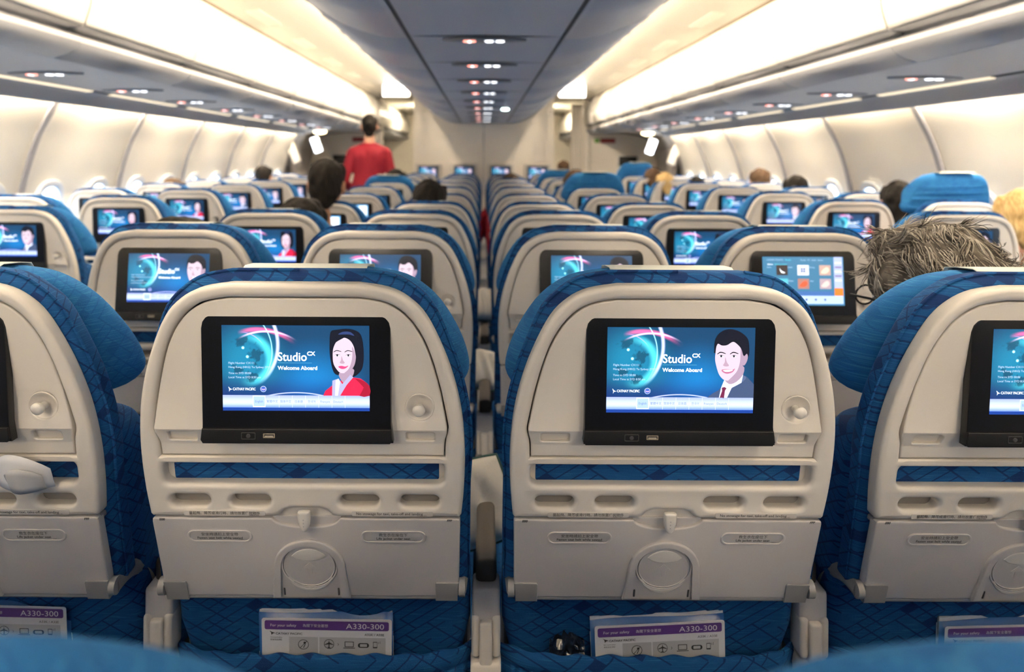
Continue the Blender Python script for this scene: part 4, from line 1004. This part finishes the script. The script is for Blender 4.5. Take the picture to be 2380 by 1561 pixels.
for side in (-1, 1):
    mb = MB(); mb.box((side*2.70, (YB+YE)/2, 1.1), (.02, (YE-YB)/2+.1, 1.2), DARKG); struct(mb.build('wall_hull'))
    strip('ceiling_next', [(side*1.60, .366), (side*2.6, .36)], 11, YE, BING)
    mb = MB(); mb.box((side*1.02, 12.6, zc(.80)), (.02, .45, .02), emit('far_fill_light', (1., .86, .62), 60.), .002); struct(mb.build('trim_far_fill'))  # hidden fill lamp added to brighten the next cabin
# exit boxes, dome lamps, assist lights, galley monitors
for side, nm in ((-1, 'left'), (1, 'right')):
    r = empty('exit_sign', (side*1.045, 8.8, zc(.80))); tag(r, 'glowing white exit sign box hanging over the %s aisle' % nm, 'sign', 'exit signs')
    mb = MB(); mb.box((0, .02, 0), (.160, .02, .080), BINW, .01); mb.box((0, .02, .08), (.02, .01, .03), BINW); mb.build('case', r)
    mb = MB(); mb.box((0, -.002, 0), (.150, .006, .070), emit('exit_glow', (1., .98, .96), 3.2), .004); mb.build('face_panel', r)
    r = empty('dome_lamp', (side*2.17, 9.85, zc(.345))); tag(r, 'round warm lamp on the ceiling by the %s exit door' % nm, 'lamp', 'door zone lamps')
    mb = MB(); mb.ball((0, 0, 0), (.085, .085, .032), emit('dome_glow', (1., .80, .42), 5.)); mb.build('diffuser', r)
    mb = MB(); mb.tube([(0, 0, .01), (0, 0, .03)], .095, BINW, 20); mb.build('rim', r)
    r = empty('assist_light', (side*2.24, 9.95, zc(.17))); tag(r, 'tall glowing white panel by the %s exit door, below the round lamp' % nm, 'lamp', 'door zone white lights')
    Mx = Matrix.Rotation(side*.35, 3, 'Y')
    mb = MB(); mb.box((0, 0, 0), (.05, .02, .10), emit('assist_glow', (.85, .92, 1.), 3.4), .015, 3, Mx); mb.build('diffuser', r)
    mb = MB(); mb.box((0, .022, 0), (.058, .012, .11), BINW, .01, 2, Mx); mb.build('case', r)
    r = empty('galley_monitor', (side*2.11+ (.02), 10.99, zc(-.03))); tag(r, 'dark switched-off monitor on the %s galley wall' % nm, 'monitor')
    mb = MB(); mb.box((0, 0, 0), (.165, .012, .09), BINW, .008); mb.build('frame', r); mb = MB(); mb.box((0, -.012, 0), (.135, .006, .07), BLACK2, .004); mb.build('screen', r)
    tag(mb_ := (lambda m: (m.plate([rrect(0, 0, .11, .035, .01)], 0, .01, .002, plain('placard_red', (.30, .03, .03), .5), lambda a, b, w: Vector((side*1.83+a, 10.99-w, zc(.27)+b))), m.plate([rrect(-side*.16, 0, .035, .03, .008)], 0, .01, .002, plain('placard_green', (.15, .35, .06), .5), lambda a, b, w: Vector((side*1.83+a, 10.99-w, zc(.27)+b))), m.build('wall_placard')))(MB())[2], 'small red and green placard high on the %s galley wall' % nm, 'placard')
r = empty('spot_lamp', (.205, 7.3, zc(.486))); tag(r, 'small glowing greenish-white lamp on the centre ceiling near the bulkhead', 'lamp')
mb = MB(); mb.ball((0, 0, -.004), (.038, .038, .012), emit('spot_glow', (.75, 1., .92), 4.)); mb.build('lens', r)
for k, X in enumerate((-.765, -.27, .235, .74)):
    r = empty('bulkhead_monitor', (X, 10.27, zc(-.195))); tag(r, 'lit blue monitor on the centre bulkhead, %s from the left' % ORD[k+1], 'monitor', 'bulkhead monitors')
    mb = MB(); mb.box((0, 0, .0), (.185, .02, .125), SHELL, .015, 3); mb.build('frame', r)
    mb = MB(); mb.box((0, -.02, 0), (.14, .008, .092), BLACK, .01, 2); b_ = mb.build('screen', r)
    d = bpy.data.objects.new('display', DISP['man']); COL.objects.link(d); d.parent = b_; d.location = (0, -.030, .003); d.scale = (1.22, 1, 1.22)
EXPO = 1.5

bpy.data.scenes.remove(TMP)
# ------------------------------------------------------------------ camera, world, colour
cam = bpy.data.cameras.new('camera'); co = bpy.data.objects.new('camera', cam); COL.objects.link(co)
co.location = (-.008, 0, CAMZ)
co.rotation_euler = (Matrix.Rotation(PI/2, 3, 'X') @ Matrix.Rotation(math.radians(.3), 3, 'Z')).to_euler()
cam.sensor_width = 36; cam.lens = 1730/2380*36; cam.shift_x = (1190-1123)/2380; cam.shift_y = -(780.5-368)/2380
cam.clip_start = .02; cam.clip_end = 60
cam.dof.use_dof = True; cam.dof.focus_distance = .985; cam.dof.aperture_fstop = 4.0; cam.dof.aperture_blades = 9
S.camera = co
w = bpy.data.worlds.new('world'); S.world = w; w.use_nodes = True
w.node_tree.nodes['Background'].inputs[0].default_value = (.6, .75, 1, 1); w.node_tree.nodes['Background'].inputs[1].default_value = .3
vs = S.view_settings; vs.view_transform = 'Standard'; vs.look = 'None'; vs.gamma = 1; vs.use_curve_mapping = False; vs.exposure = EXPO
S.cycles.use_denoising = True; S.cycles.max_bounces = 5; S.cycles.diffuse_bounces = 4; S.cycles.glossy_bounces = 2; S.cycles.transmission_bounces = 1; S.cycles.use_adaptive_sampling = True; S.cycles.adaptive_threshold = .15; S.cycles.sample_clamp_indirect = 6
